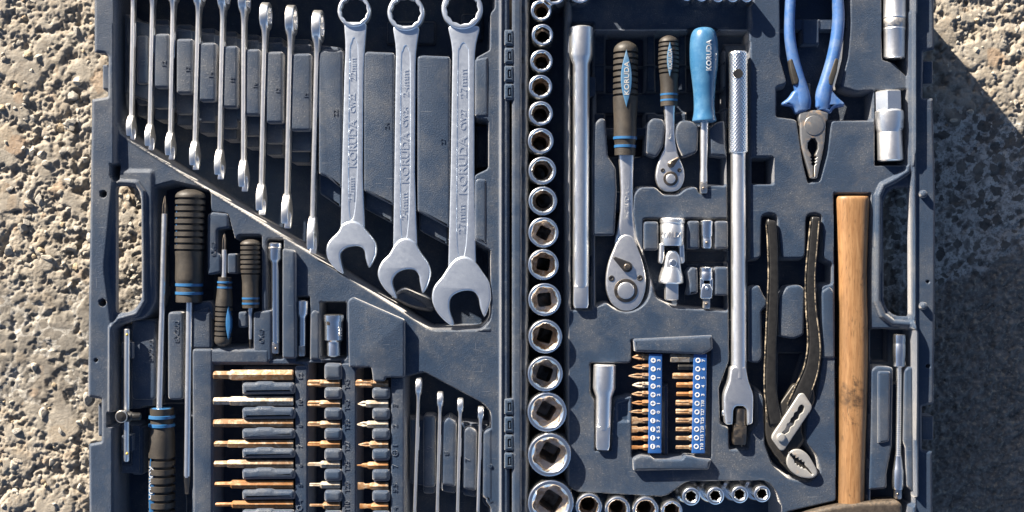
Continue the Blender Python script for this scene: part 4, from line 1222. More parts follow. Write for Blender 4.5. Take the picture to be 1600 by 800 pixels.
EW = [(207.5, -42, 203, 217, 17, 8.0, '10'), (238, -38, 232, 233, 18, 8.5, '11 and 12'), (270, -34, 264, 248, 19, 9, '12 and 13'), (310, -31, 302, 264, 20, 9.5, '13 and 14'), (348, -28, 341, 279, 21, 10, '14 and 15'), (380, -24, 379, 298, 22, 10.5, '15 and 16'),
      (414, 2, 406, 335, 22, 11, '16 and 17'), (454, 6, 446, 356, 24, 11.5, '17 and 19'), (496, 14, 486, 396, 26, 12, '19 and 22')]
for i, (x0, y0, x1, y1, R, ht, s) in enumerate(EW):
    lab = 'chrome spanner standing on edge, %s from the left rim' % ORD[i]
    edge_wrench(x0, y0, x1, y1, R, ht, -11, lab, 'spanners standing on edge', 3.3 + 0.1 * i)
for i, (x0, y0, x1, y1, R, ht, s) in enumerate(((654.5, 590, 646, 850, 14, 6.5, 'the leftmost and longest of the small four'), (688, 612, 682, 838, 12, 6, 'second from the left'), (719.5, 622, 714, 832, 11, 5.5, 'third from the left'), (751.5, 635, 746, 826, 10, 5.2, 'nearest the hinge'))):
    edge_wrench(x0, y0, x1, y1, R, ht, -10, 'thin small spanner on edge, ' + s, 'small spanners near the hinge', 2.6)

# ---- screwdrivers
def ribbed(y0, y1, rf, g0, g1, step=9.0, gw=3.4, gd=2.6, end=0):
    """profile of a rubber grip; rf(t) radius, grooves between g0 and g1; end=0 rounds the y0 end, 1 the y1 end"""
    prof = []; N = 70
    ys = set([y0 + (y1 - y0) * i / N for i in range(N + 1)])
    sgn = 1 if y1 > y0 else -1
    g = g0
    gs = []
    lo, hi = min(g0, g1), max(g0, g1)
    q = lo
    while q < hi - gw:
        gs.append(q); q += step
    for a in gs: ys.update([a, a + 0.5, a + gw - 0.5, a + gw])
    for y in sorted(ys, reverse=(sgn < 0)):
        t = (y - y0) / (y1 - y0); r = rf(t)
        if any(a + 0.25 <= y <= a + gw - 0.25 for a in gs): r -= gd
        prof.append((y, r))
    return prof

def grip_round(t, R, tip=0.10):
    return R * math.sqrt(max(0.04, 1 - max(0, (tip - t) / tip) ** 2.4))

def lens(o, x, y, hw, hh, z0, z1, mat, s=None, tmat=None, rot=90, tl=None, th=None):
    pts = [(x + hw * math.sin(PI * i / 12) * (1 if True else 0), y - hh + 2 * hh * i / 12) for i in range(13)] + [(x - hw * math.sin(PI * i / 12), y + hh - 2 * hh * i / 12) for i in range(1, 12)]
    b = B(); pz(b, pts, z0, z1, bev=1.2, seg=3); part('label_inlay', b, mat, o)
    if s:
        b = B(); text(b, s, x, y, z1, tl, th, rot, 0.9, 0.012); part('lettering', b, tmat or WHITE, o, smooth=False)

# long screwdriver, handle at the bottom
za = -26
o = thing('screwdriver', 'long screwdriver with its black ribbed handle at the bottom left and blade pointing up', 'screwdriver', T(252, 560, za - 24))
b = B(); bar(b, 258, 306, 249, 640, za + 8, [(334, 4.6), (640, 4.8)], 16); part('shaft', b, CHROME, o)
def flute(th, t, r): return 1 - 0.42 * abs(math.cos(2 * th)) ** 3
b = B(); bar(b, 258, 306, 249, 640, za + 8, [(306, 0.6), (311, 2.2), (322, 4.4), (336, 4.6)], 24, fn=flute); part('tip', b, DARKST, o)
def rf(t): return 18.5 + 2.2 * sstep(0.05, 0.3, np.float64(t)) - 1.2 * math.exp(-((t - 0.1) / 0.05) ** 2)
b = B(); bar(b, 253, 638, 253, 850, za, ribbed(638, 850, rf, 714, 850, 13, 5.0, 4.6), 36); part('handle', b, RUBBER, o)
b = B(); bar(b, 253, 638, 253, 850, za, [(637, 14), (638, 16), (642, 18), (643, 15)], 36); part('blue_band', b, BLUE_R, o)
for y in (651, 664):
    b = B(); bar(b, 253, 638, 253, 850, za, [(y - 2.6, 19), (y - 2.2, 20.4), (y + 2.2, 20.6), (y + 2.6, 19)], 36); part('blue_band', b, BLUE_R, o)
b = B(); pts = [(235.5 + 6.5 * math.sin(PI * i / 12), 712 + 120 * i / 12) for i in range(13)] + [(234.5 - 2.5 * math.sin(PI * i / 12), 832 - 120 * i / 12) for i in range(1, 12)]
pz(b, pts, za, za + 15.5, bev=1.5); part('label_inlay', b, BLUE_R, o)
b = B(); text(b, 'KORUDA', 236.5, 755, za + 15.6, 52, 7.5, -90, 1.0, 0.014); part('lettering', b, WHITE, o, smooth=False)

# big screwdriver, handle at the top
za = -17
o = thing('screwdriver', 'large screwdriver with fat black ribbed handle at the top and blade pointing down', 'screwdriver', T(296, 520, za - 24))
b = B(); bar(b, 296, 465, 292, 772, za + 6, [(465, 5), (742, 5), (746, 4.4)], 16); part('shaft', b, CHROME, o)
b = B(); loft(b, [(T(292.3, 744, za + 6), 4.6, 4.4), (T(292.2, 752, za + 6), 4.6, 3), (T(292, 762, za + 6), 3.4, 1.6), (T(292, 772, za + 6), 3.0, 0.9)], n=16, ex=3); part('tip', b, DARKST, o)
def rf(t): return (23.5 if t < 0.55 else 23.5 - 1.5 * float(sstep(0.5, 0.62, np.float64(t))) - 1.5 * float(sstep(0.8, 0.84, np.float64(t)))) * math.sqrt(max(0.1, 1 - max(0, (0.07 - t) / 0.07) ** 2.4))
b = B(); bar(b, 298, 296, 295.5, 472, za, ribbed(296, 472, rf, 309, 396, 10, 3.8, 4.2), 40); part('handle', b, RUBBER, o)
for y in (445, 458):
    b = B(); bar(b, 298, 296, 295.5, 472, za, [(y - 2.4, 20), (y - 2, 21.6), (y + 2, 21.6), (y + 2.4, 20)], 40); part('blue_band', b, BLUE_R, o)
b = B(); pts = [(277 + 1.5 * math.sin(PI * i / 10), 310 + 84 * i / 10) for i in range(11)] + [(276 - 1.5 * math.sin(PI * i / 10), 394 - 84 * i / 10) for i in range(1, 10)]
pz(b, pts, za - 14, za + 8, bev=1.0); part('label_inlay', b, BLUE_R, o)

# stubby screwdriver, blade up
za = -15
o = thing('screwdriver', 'stubby screwdriver with blade pointing up and a blue oval on its grip', 'screwdriver', T(350, 450, za - 16))
b = B(); bar(b, 351, 364, 350, 436, za, [(390, 4.2), (436, 4.4)], 16); part('shaft', b, CHROME, o)
b = B(); bar(b, 351, 364, 350, 436, za, [(364, 0.6), (368, 2.2), (376, 4.0), (392, 4.2)], 24, fn=flute); part('tip', b, DARKST, o)
def rf(t): return 10.5 + 3.0 * float(sstep(0.0, 0.45, np.float64(t))) * 1.0 - (0 if t < 0.9 else 13 * ((t - 0.9) / 0.1) ** 3 * 0.5)
b = B(); bar(b, 351.5, 433, 348.5, 541, za, ribbed(433, 541, rf, 478, 531, 7.6, 2.9, 3.0), 32); part('handle', b, RUBBER, o)
for y in (441, 449):
    b = B(); bar(b, 351.5, 433, 348.5, 541, za, [(y - 1.6, 10.5), (y - 1.4, 11.7), (y + 1.4, 11.9), (y + 1.6, 10.5)], 32); part('blue_band', b, BLUE_R, o)
lens(o, 356.5, 505, 4.0, 26, za, za + 13.2, BLUE_R)

# second stubby screwdriver, blade down
o = thing('screwdriver', 'stubby screwdriver with ribbed grip at the top and thin pale blade pointing down', 'screwdriver', T(392, 450, za - 16))
b = B(); bar(b, 391.5, 478, 391, 548, za - 2, [(478, 5), (486, 4.2), (496, 3.2), (520, 2.7), (530, 2.2)], 16); part('shaft', b, CHROME, o)
b = B(); bar(b, 391.5, 478, 391, 548, za - 2, [(529, 2.2), (540, 1.5), (548, 0.7)], 12); part('tip', b, DARKST, o)
def rf(t): return (15.8 - 2.6 * float(sstep(0.4, 0.65, np.float64(t)))) * math.sqrt(max(0.1, 1 - max(0, (0.08 - t) / 0.08) ** 2.4))
b = B(); bar(b, 391.5, 374, 392, 481, za, ribbed(374, 481, rf, 382, 434, 7.4, 2.9, 3.0), 32); part('handle', b, RUBBER, o)
for y in (466, 474):
    b = B(); bar(b, 391.5, 374, 392, 481, za, [(y - 1.6, 12), (y - 1.4, 13.7), (y + 1.4, 13.7), (y + 1.6, 12)], 32); part('blue_band', b, BLUE_R, o)

# ---- small bars and adaptor of the left half
def drive_end(o, x, y0, y1, hw, z, ball=True, mat=None):
    b = B(); loft(b, [(T(x, y0, z), hw, hw), (T(x, y1 - 1.5, z), hw, hw), (T(x, y1, z), hw * 0.82, hw * 0.82)], n=16, ex=9); part('square_drive', b, mat or CHROME_D, o)
    if ball:
        b = B(); sphere(b, T(x, (y0 + y1) / 2 + 1, z + hw - 0.4), hw * 0.42); part('detent_ball', b, DARKST, o)
za = -15
o = thing('extension_bar', 'long thin chrome extension bar between the stubby grip and the slanted wall', 'extension bar', T(430, 465, za - 12))
b = B(); bar(b, 430, 380, 431, 553, za, [(379, 8), (380.5, 10.2), (404, 10.6), (408, 8), (411, 6.2), (535, 6.2), (537, 5)], 28); part('bar', b, CHROME_B, o)
b = B(); bar(b, 430, 380, 431, 553, za, [(386, 10.7), (386.5, 10.9), (388, 10.9), (388.5, 10.7)], 28); part('groove_ring', b, CHROME_D, o)
drive_end(o, 431, 535, 552, 5.2, za)
o = thing('extension_bar', 'short chrome extension bar left of the chrome adaptor', 'extension bar', T(472, 512, za - 12))
b = B(); bar(b, 472.5, 470, 472, 555, za, [(469, 7.5), (470.5, 9.6), (490, 9.8), (495, 7), (498, 6), (540, 6), (541, 5)], 28); part('bar', b, CHROME_B, o)
drive_end(o, 472, 540, 556, 5.2, za, False)
o = thing('socket_adaptor', 'stout chrome adaptor with a round hole, below the slanted wall', 'adaptor', T(521, 524, za - 18))
b = B(); bar(b, 521.5, 492, 522, 557, za, [(491, 13), (492.5, 15.8), (501, 16), (503, 14.8), (531, 14.8), (534, 11.5)], 32); part('body', b, CHROME_B, o)
b = B(); bar(b, 521.5, 492, 522, 557, za, [(533, 10.6), (534, 11), (555, 11), (557, 9)], 32); part('drive_nose', b, CHROME_B, o)
b = B(); c = T(514, 505, za + 13); lathe(b, (c[0], c[1], za + 9), (c[0], c[1], za + 20), [(0, 3.6), (5.2, 3.6)], 16); part('pin_hole', b, DARKST, o)
b = B(); c = T(529, 517, za + 13); text(b, 'KO', 531, 518, za + 11.5, 14, 7, 90, 1.4); part('lettering', b, CHROME_D, o, smooth=False)

# T-bar with its sliding head
za = -6
o = thing('sliding_t_bar', 'thin steel T-bar with a black sliding head in the lower left corner', 'T-bar', T(198, 618, za - 12))
b = B(); bar(b, 198.5, 514, 198, 721, za, [(514, 3.2), (515, 4.4), (719, 4.4), (721, 3.2)], 16); part('rod', b, CHROME, o)
for y in (523, 709):
    b = B(); sphere(b, T(198.5, y, za + 4.2), 2.2, 10, 6); part('detent_ball', b, m_plain('brass_ball_%d' % y, (0.45, 0.30, 0.05), 0.4), o)
b = B(); hbar(b, 184, 220, 651, za + 3, [(184, 9.0), (185, 10.6), (190, 10.8), (192, 8.6), (206, 8.2), (208, 6.6), (218, 6.2), (220, 5.2)], 28); part('sliding_head', b, BLACKST, o)
b = B(); c = T(190, 651, za + 13); lathe(b, (c[0], c[1], za + 6), (c[0], c[1], za + 16), [(0, 9.5), (8.5, 9.5), (9, 9)], 28); part('head_rim', b, CHROME_D, o)
b = B(); lathe(b, (c[0], c[1], za + 10), (c[0], c[1], za + 16), [(0, 8), (5.2, 8), (5.4, 7.6)], 24); part('head_face', b, BLACKST, o)
b = B(); lathe(b, (c[0], c[1], za + 14), (c[0], c[1], za + 16), [(0, 3), (1.9, 3), (2, 2.6)], 16); part('pin_hole', b, BLACK, o)

# ---- loose bits of the left half
def torx_fn(th, t, r): return 0.88 + 0.14 * math.cos(6 * th)
def tip_slot(b, x0, x1, y, z, r, w):
    A = T(x1, y, z); E = T(x0, y, z)
    loft(b, [(A, r, r), (T(x1 - (x1 - x0) * 0.45, y, z), r * 0.8, r * 0.62), (T(x1 - (x1 - x0) * 0.62, y, z), w, r * 0.34), (E, w, r * 0.18)], n=16, ex=4)
def bit(x0, xn, x1, y, z, r, kind, rt, mat, label, group, name='screwdriver_bit', rot=0.0):
    """x0 tip end, xn neck, x1 butt"""
    o = thing(name, label, 'bit', T((x0 + x1) / 2, y, z - r), group)
    b = B(); hbar(b, x1, xn, y, z, [(x1, r * 0.86), (x1 - 1.5, r), (xn + 3, r), (xn, rt * 1.08)], 6, rot); part('hex_body', b, mat, o)
    b = B()
    if kind == 'hex': hbar(b, xn + 1, x0, y, z, [(xn + 1, rt), (x0 + 1, rt), (x0, rt * 0.85)], 6, rot)
    elif kind == 'torx': hbar(b, xn + 1, x0, y, z, [(xn + 2, rt * 1.08), (xn - 4, rt), (x0 + 1, rt), (x0, rt * 0.85)], 36, fn=torx_fn)
    elif kind == 'cross': hbar(b, xn + 3, x0, y, z, [(xn + 3, rt * 1.1), (xn - 1, rt * 0.95), (xn - (xn - x0) * 0.35, rt * 1.02), (x0 + 3, rt * 0.42), (x0, 0.7)], 24, fn=flute)
    else: tip_slot(b, x0, xn + 3, y, z, rt, {'slot': rt * 1.02, 'slotw': rt * 1.3, 'needle': rt * 0.3}[kind])
    part('tip', b, mat, o)
    return o
R4 = RUSTY
col1 = [('12', 586, 9.2, 360, 334, 7.0, 0), ('10', 626.5, 8.0, 360, 334, 6.5, 3), ('8', 661, 7.0, 380, 334, 6.9, 0), ('7', 693.5, 6.8, 356, 335, 5.0, 0), ('6', 724.5, 7.0, 356, 335, 5.4, 2), ('5', 756.5, 7.0, 360, 336, 4.2, 1), ('4', 788, 6.6, 362, 337, 3.4, 1)]
for i, (s, y, r, xn, x0, rt, mi) in enumerate(col1):
    bit(x0, xn, 459, y, -13, r, 'hex', rt, R4[mi], '%s long hex bit, %s from the top of the left rack' % (('pale steel' if mi == 3 else 'rusty'), ORD[i]), 'long hex bits in the left rack', rot=0.36 + 0.1 * (i % 3))
col2 = [('T45', 599, 500, 481, 5.6, 0), ('T40', 631, 500, 481, 5.0, 0), ('T30', 663, 500, 481, 4.2, 2), ('T27', 694, 500, 481, 3.7, 1), ('T25', 725.5, 500, 481, 3.2, 3), ('T20', 757.5, 500, 484, 2.8, 3), ('T10', 789.5, 504, 484, 2.2, 0)]
for i, (s, y, xn, x0, rt, mi) in enumerate(col2):
    bit(x0, xn, 532, y, -13, 6.4, 'torx', rt, R4[mi], '%s star bit, %s from the top of the middle rack' % ('pale' if mi == 3 else 'rusty', ORD[i]), 'star bits in the middle rack', rot=0.4)
col3 = [('T50', 599, 580, 556, 6.2, 'torx', 0), ('3', 631, 572, 559, 5.4, 'cross', 3), ('2', 663, 574, 557, 5.0, 'cross', 3), ('1', 694.5, 578, 560, 4.4, 'cross', 0), ('7', 727, 574, 555, 4.0, 'needle', 1), ('5.5', 759.5, 578, 559, 4.6, 'slotw', 0), ('4', 791, 580, 562, 4.0, 'slot', 1)]
for i, (s, y, xn, x0, rt, kd, mi) in enumerate(col3):
    bit(x0, xn, 607, y, -12, 6.4, kd, rt, R4[mi], '%s bit with %s tip, %s in the rack nearest the hinge' % ('pale' if mi == 3 else 'rusty', {'torx': 'a star', 'cross': 'a cross', 'needle': 'a pointed', 'slot': 'a narrow flat', 'slotw': 'a flat'}[kd], ORD[i]), 'bits in the rack nearest the hinge', rot=0.4)

# ------------------------------------------------------------------ right half
# long extension bar
za = -14
o = thing('extension_bar', 'long heavy chrome extension bar right of the socket column', 'extension bar', T(908, 262, za - 18))
b = B(); bar(b, 908.5, 43, 907.5, 482, za, [(42, 16), (44, 18.6), (86, 18.8), (92, 17), (101, 13.2), (446, 12.8), (449, 12), (451, 11)], 36); part('bar', b, CHROME, o)
b = B(); loft(b, [(T(907.5, 447, za), 12.2, 11.5), (T(907.5, 476, za), 12.2, 11.5), (T(907.5, 481, za), 10.5, 10)], n=16, ex=6); part('square_drive', b, CHROME, o)

def ratchet(o, big, cx, cy, R, neck, zh, lever, screws, dial):
    """flat head of a ratchet with its plate furniture"""
    b = B(); pz(b, closed_spline(neck, 4), zh - 20 * (1 if big else 0.8), zh, bev=3.0, seg=4, botbev=2); part('head', b, CHROME, o)
    x0, y0, x1, y1, r0, r1 = lever
    a = math.atan2(y1 - y0, x1 - x0)
    pts = arc(x1, y1, r1, math.degrees(a) - 95, math.degrees(a) + 95, 12) + arc(x0, y0, r0, math.degrees(a) + 95, math.degrees(a) + 265, 8)
    b = B(); pz(b, pts, zh - 1, zh + 4.5, bev=1.8); part('reversing_lever', b, BLACK if big else DARKST, o)
    b = B(); pz(b, circ(x1, y1, r1 * 0.62, 20), zh, zh + 7.5, bev=1.8); part('lever_knob', b, DARKST, o)
    for (sx, sy, sr) in screws:
        b = B(); pz(b, circ(sx, sy, sr, 20), zh - 1, zh + 1.0, pockets=[(circ(sx, sy, sr * 0.5, 6), 0.9)], bev=0.5, seg=1); part('screw', b, BLACK, o)
    dx, dy, d0, d1 = dial
    b = B(); pz(b, circ(dx, dy, d0, 36), zh - 1, zh + 1.4, holes=[circ(dx, dy, d1 + 0.6, 36)], bev=0.8, seg=2); part('dial_ring', b, DARKST, o)
    b = B(); pz(b, circ(dx, dy, d1, 36), zh - 1, zh + 3.2, bev=1.2, seg=3); part('release_button', b, CHROME, o)

# big ratchet
za = -17
o = thing('ratchet', 'large ratchet with black ribbed grip and long chrome neck, beside the long extension bar', 'ratchet', T(978, 290, za - 20))
def rf(t): return (19.6 - 1.6 * float(sstep(0.5, 0.72, np.float64(t))) - 1.6 * float(sstep(0.85, 0.9, np.float64(t)))) * math.sqrt(max(0.1, 1 - max(0, (0.09 - t) / 0.09) ** 2.4))
b = B(); bar(b, 978, 65, 976.5, 243, za, ribbed(65, 243, rf, 82, 160, 9.4, 3.6, 3.8), 40); part('handle', b, RUBBER, o)
for y in (216, 229):
    b = B(); bar(b, 978, 65, 976.5, 243, za, [(y - 2.4, 15), (y - 2, 18.9 if y < 220 else 17.3), (y + 2, 18.8 if y < 220 else 17.2), (y + 2.4, 15)], 40); part('blue_band', b, BLUE_R, o)
lens(o, 979, 122, 8.6, 45, za, za + 20.6, BLUE, 'KORUDA', WORNINK, 90, 52, 8)
b = B(); loft(b, [(T(978, 238, za - 1), 13, 10), (T(978.5, 262, za - 1), 11, 8.5), (T(979, 300, za - 2), 10, 8), (T(979, 330, za - 3), 11, 7.5), (T(978.5, 352, za - 5), 14, 7), (T(978.5, 372, za - 8), 18, 7), (T(978.5, 384, za - 10), 20, 7)], n=24, ex=3.2); part('neck', b, CHROME, o)
b = B(); text(b, 'KORUDA CR-MO', 979.5, 303, za + 5.8, 78, 6.5, 90, 1.6); part('lettering', b, CHROME, o, smooth=False)
ratchet(o, True, 978, 447, 31, [(967, 372), (958, 391), (950, 413), (946.5, 436), (948, 456), (956, 474), (968, 483.5), (979, 486), (990, 483.5), (1001, 474), (1008, 456), (1009.5, 436), (1006, 414), (999, 393), (990, 372), (979, 366)], za + 1,
        (960.5, 403, 980, 417, 2.2, 8.5), [(955.5, 435, 4.8), (1000, 434.5, 4.8)], (978, 454, 18.5, 13))
# small ratchet
za = -15
o = thing('ratchet', 'small ratchet with a short ribbed grip, next to the blue handled driver', 'ratchet', T(1045, 190, za - 16))
def rf(t): return (16.6 - 3.2 * float(sstep(0.3, 0.75, np.float64(t)))) * math.sqrt(max(0.1, 1 - max(0, (0.1 - t) / 0.1) ** 2.2)) * (1 - 0.1 * max(0, 0.35 - t) / 0.35)
b = B(); bar(b, 1044.5, 56, 1045.5, 166, za, ribbed(56, 166, rf, 66, 122, 6.8, 2.8, 3.0), 36); part('handle', b, RUBBER, o)
for y in (148, 157):
    b = B(); bar(b, 1044.5, 56, 1045.5, 166, za, [(y - 1.8, 12), (y - 1.5, 13.7), (y + 1.5, 13.7), (y + 1.8, 12)], 36); part('blue_band', b, BLUE_R, o)
lens(o, 1047, 92, 4.8, 27, za, za + 17.2, BLUE, 'KORUDA', WORNINK, 90, 32, 6)
b = B(); loft(b, [(T(1045.5, 163, za - 1), 9.5, 8), (T(1046, 180, za - 1), 7.8, 7), (T(1046.5, 205, za - 2), 7.4, 6), (T(1046.5, 225, za - 3), 9, 6), (T(1047, 238, za - 6), 12, 6), (T(1047, 250, za - 9), 15, 6)], n=24, ex=3.2); part('neck', b, CHROME, o)
b = B(); text(b, 'KORUDA', 1046.8, 200, za + 3.9, 36, 5, 90, 1.4); part('lettering', b, CHROME, o, smooth=False)
ratchet(o, False, 1047, 275, 22, [(1038, 232), (1030, 249), (1025.5, 265), (1025, 280), (1031, 293), (1040, 298.5), (1048, 299.5), (1056, 298.5), (1064, 293), (1069.5, 280), (1069, 265), (1063, 249), (1055, 232), (1046.5, 228)], za,
        (1059.5, 247, 1049, 256.5, 2.0, 5.5), [(1035.5, 266, 3.4), (1061.8, 266, 3.4)], (1048, 279, 11.5, 7.2))

# blue handled driver
za = -13
o = thing('spinner_driver', 'driver with a smooth pale blue plastic handle and short chrome shaft', 'driver', T(1100, 172, za - 22))
b = B(); bar(b, 1099.5, 43, 1100.5, 192, za, spline([(43, 6), (45, 13), (50, 18), (60, 21), (75, 22.2), (100, 21.8), (122, 19.4), (145, 17), (165, 16.3), (178, 17), (187, 18.8), (190, 18), (192, 12)], 4), 44); part('handle', b, BLUE_T, o)
b = B(); text(b, 'KORUDA', 1107.5, 86, za + 21.2, 48, 8.5, 90, 1.0, 0.02, drop=lambda X, Y, c0=T(1100, 86, za)[0]: math.sqrt(max(1, 22 ** 2 - (X - c0) ** 2)) - 21.2 - 0.05 * 0); part('lettering', b, WHITE, o, smooth=False)
b = B(); bar(b, 1100.5, 190, 1099, 302, za, [(190, 6.6), (230, 6.2), (262, 5.4), (272, 6.0), (286, 6.0)], 24); part('shaft', b, CHROME, o)
drive_end(o, 1099, 284, 302, 5.6, za)

# breaker bar
za = -12
o = thing('breaker_bar', 'long chrome breaker bar with knurled grip and pivoting fork end', 'breaker bar', T(1154, 385, za - 14))
kn = []
for i in range(133):
    kn.append((84 + 154 * i / 132, 14.4))
def knurl(th, t, r): return 1 + 0.034 * math.cos(18 * th + t * 1.0) + 0.034 * math.cos(18 * th - t * 1.0)
b = B(); bar(b, 1153, 80, 1153.5, 240, za, [(80, 11.5), (81.5, 13.6), (83.5, 14.2)] + kn + [(239, 13.8), (240, 12.2)], 80, fn=knurl); part('knurled_grip', b, CHROME_B, o, sharp=80)
b = B(); c = T(1153.5, 115, za + 14); lathe(b, (c[0], c[1], za + 8), (c[0], c[1], za + 20), [(0, 7.6), (6.2, 7.6), (7.2, 7.2)], 24); part('cross_hole', b, BLACK, o)
b = B(); bar(b, 1153.5, 238, 1154.5, 590, za, [(238, 11.8), (300, 11.6), (560, 12.0), (590, 12.6)], 32); part('shaft', b, CHROME, o)
fork = rp([(1142, 572, 6), (1166, 572, 6), (1170, 596, 8), (1178, 616, 8), (1177, 662, 3), (1167.5, 665, 2), (1167, 640, 5), (1162, 635, 5), (1150, 635, 5), (1146.5, 641, 5), (1145.5, 664, 2), (1134, 664, 4), (1131, 640), (1131, 616, 8), (1139, 596, 8)], 5)
b = B(); pz(b, fork, za - 13, za + 12, bev=4, seg=4, botbev=3); part('fork', b, CHROME, o)
b = B(); hbar(b, 1129, 1134, 645, za, [(1128, 4), (1129, 5), (1134, 5)], 16); part('pivot_pin', b, CHROME_B, o)
b = B(); bar(b, 1157, 634, 1156, 670, za + 1, [(636, 5), (638, 9.4), (664, 9.6), (668, 9)], 24); part('pivot_head', b, DARKST, o)
b = B(); loft(b, [(T(1155.5, 664, za), 10.4, 10), (T(1154.5, 688, za), 10.6, 10.2), (T(1154.5, 694, za), 9, 9)], n=16, ex=7); part('square_drive', b, DARKST, o)

# universal joints and adaptors
za = -16
o = thing('universal_joint', 'large chrome universal joint with a round cross pin', 'universal joint', T(1050, 405, za - 18))
b = B(); bar(b, 1050.5, 341, 1050, 384, za, [(341, 18), (343, 19.6), (348, 19.8), (349.5, 18.6), (351.5, 18.6), (353, 19.6), (382, 19.2), (384, 18)], 36); part('socket_end', b, CHROME, o)
for s_ in (-1, 1):
    b = B(); pz(b, rp([(1050 + s_ * 11.5, 380), (1050 + s_ * 19.4, 380), (1050 + s_ * 20.5, 410, 4), (1050 + s_ * 15, 413, 4), (1050 + s_ * 12, 404)], 3), za - 13, za + 10, bev=3, botbev=2); part('fork_arm', b, CHROME, o)
b = B(); pz(b, rp([(1041, 398, 5), (1046, 391, 5), (1057, 391, 5), (1063, 400, 5), (1065, 420), (1067, 440, 3), (1031, 441, 3), (1035, 428), (1038, 416)], 4), za - 12, za + 12.5, bev=5, seg=4, botbev=3); part('lower_yoke', b, CHROME, o)
b = B(); bar(b, 1049, 418, 1048.5, 444, za, [(418, 15), (432, 19.2), (441, 19.6), (443, 18)], 32); part('collar', b, CHROME, o)
b = B(); pz(b, circ(1052, 411, 6, 24), za + 8, za + 15, bev=1.6); part('cross_pin', b, CHROME_B, o)
b = B(); text(b, 'KORUDA', 1050, 367, za + 19.3, 34, 9, 0, 1.4, 0, drop=lambda X, Y, c0=T(1050, 367, za)[0]: math.sqrt(max(1, 19.4 ** 2 - (X - c0) ** 2)) - 19.3); part('lettering', b, CHROME_D, o, smooth=False)
drive_end(o, 1049, 442, 469, 10.3, za, False, CHROME)
za = -15
o = thing('socket_adaptor', 'tiny chrome adaptor lying between two moulded blocks above the small joint', 'adaptor', T(1104, 366, za - 12))
b = B(); bar(b, 1104, 344, 1104.5, 388, za, [(344, 8.5), (345.5, 10.2), (351, 10.3), (352, 9.9), (368, 9.9), (370, 8.6), (374, 8.6), (375, 9.0), (386, 8.6), (388, 7.4)], 28); part('body', b, CHROME_B, o)
b = B(); sphere(b, T(1104, 379, za + 8.4), 2.2, 10, 6); part('detent_ball', b, DARKST, o)
o = thing('universal_joint', 'tiny chrome universal joint below the tiny adaptor', 'universal joint', T(1103, 448, za - 12))
b = B(); bar(b, 1103.5, 417, 1103.5, 438, za, [(417, 9), (418.5, 10.6), (422, 10.7), (423, 10.1), (425, 10.1), (426, 10.7), (436, 10.6), (438, 9.6)], 28); part('socket_end', b, CHROME_B, o)
for x0, x1 in ((1094, 1100), (1109, 1114.5)):
    b = B(); pz(b, rp([(x0, 434), (x1, 434), (x1, 454), (x0, 454)], 2), za - 8, za + 7, bev=2); part('fork_arm', b, CHROME_B, o)
b = B(); pz(b, rp([(1099, 443), (1110, 443), (1114, 452), (1113, 467), (1094, 467), (1095, 452)], 3), za - 8, za + 8.5, bev=3); part('lower_yoke', b, CHROME_B, o)
b = B(); sphere(b, T(1104, 450, za + 7.5), 2.8, 12, 6); part('cross_pin', b, CHROME_B, o)
drive_end(o, 1103.5, 466, 482, 5.6, za)

# short extension bar
za = -14
o = thing('extension_bar', 'short stout chrome extension bar left of the two blue bit strips', 'extension bar', T(944, 636, za - 16))
b = B(); bar(b, 945, 569, 941.5, 704, za, [(569, 15), (571, 17.6), (606, 17.8), (612, 16), (620, 12.8), (668, 12.2), (671, 11.4)], 36); part('bar', b, CHROME, o)
b = B(); loft(b, [(T(942.2, 666, za), 11.6, 11), (T(941.5, 697, za), 11, 10.6), (T(941.3, 702, za), 9.4, 9)], n=16, ex=6); part('square_drive', b, CHROME, o)

# bit strips
def strip(xa, xb, y0, y1, lean, label, marks, tri):
    zt = -6
    o = thing('bit_holder', label, 'bit holder', T((xa + xb) / 2, (y0 + y1) / 2, -26), 'blue bit strips')
    b = B(); pz(b, rp([(xa + lean, y0), (xb + lean, y0), (xb, y1), (xa, y1)], 2), -26, zt, bev=1.5); part('strip', b, BLUE_S, o)
    for i, (s, kind) in enumerate(marks):
        t = (i + 0.5) / len(marks)
        y = y0 + 5 + (y1 - y0 - 8) * t - 1.5; xx = xa + lean * (1 - t) + (xb - xa) * 0.33
        if kind == 'ring':
            b = B(); pz(b, circ(xx, y, 4.0, 20), zt - 0.5, zt + 0.5, holes=[circ(xx, y, 2.3, 6 if i < 5 else 10, 0.3)], bev=0.2, seg=1)
        else:
            hl = [rect(xx - 2.6, y - 0.75, xx + 2.6, y + 0.75, 0)] if kind == 'minus' else [[(xx - .75, y - 2.6), (xx + .75, y - 2.6), (xx + .75, y - .75), (xx + 2.6, y - .75), (xx + 2.6, y + .75), (xx + .75, y + .75), (xx + .75, y + 2.6), (xx - .75, y + 2.6), (xx - .75, y + .75), (xx - 2.6, y + .75), (xx - 2.6, y - .75), (xx - .75, y - .75)]]
            if kind == 'star': hl = [star(xx, y, 1.1, 3.0, 4)]
            if kind == 'minus': hl = [rect(xx - 0.8, y - 2.8, xx + 0.8, y + 2.8, 0)]
            b = B(); pz(b, circ(xx, y, 4.0, 20), zt - 0.5, zt + 0.5, holes=hl, bev=0.2, seg=1)
        part('symbol', b, WHITE, o)
        L = {1: 4.0, 2: 7.5, 3: 10.5}[len(s)]
        b = B(); text(b, s, xx + (xb - xa) * 0.40, y, zt, L, 5.0, 90, 0.9, 0.012); part('lettering', b, WHITE, o, smooth=False)
    return o
strip(1013, 1034, 553, 709, 1.0, 'blue bit strip with cross and slot symbols, the left of the pair', [(s, k) for s, k in zip(('3', '2', '1', '3', '2', '1', '0', '7', '5.5', '4', '3'), ['star'] * 3 + ['plus'] * 4 + ['minus'] * 4)], 0)
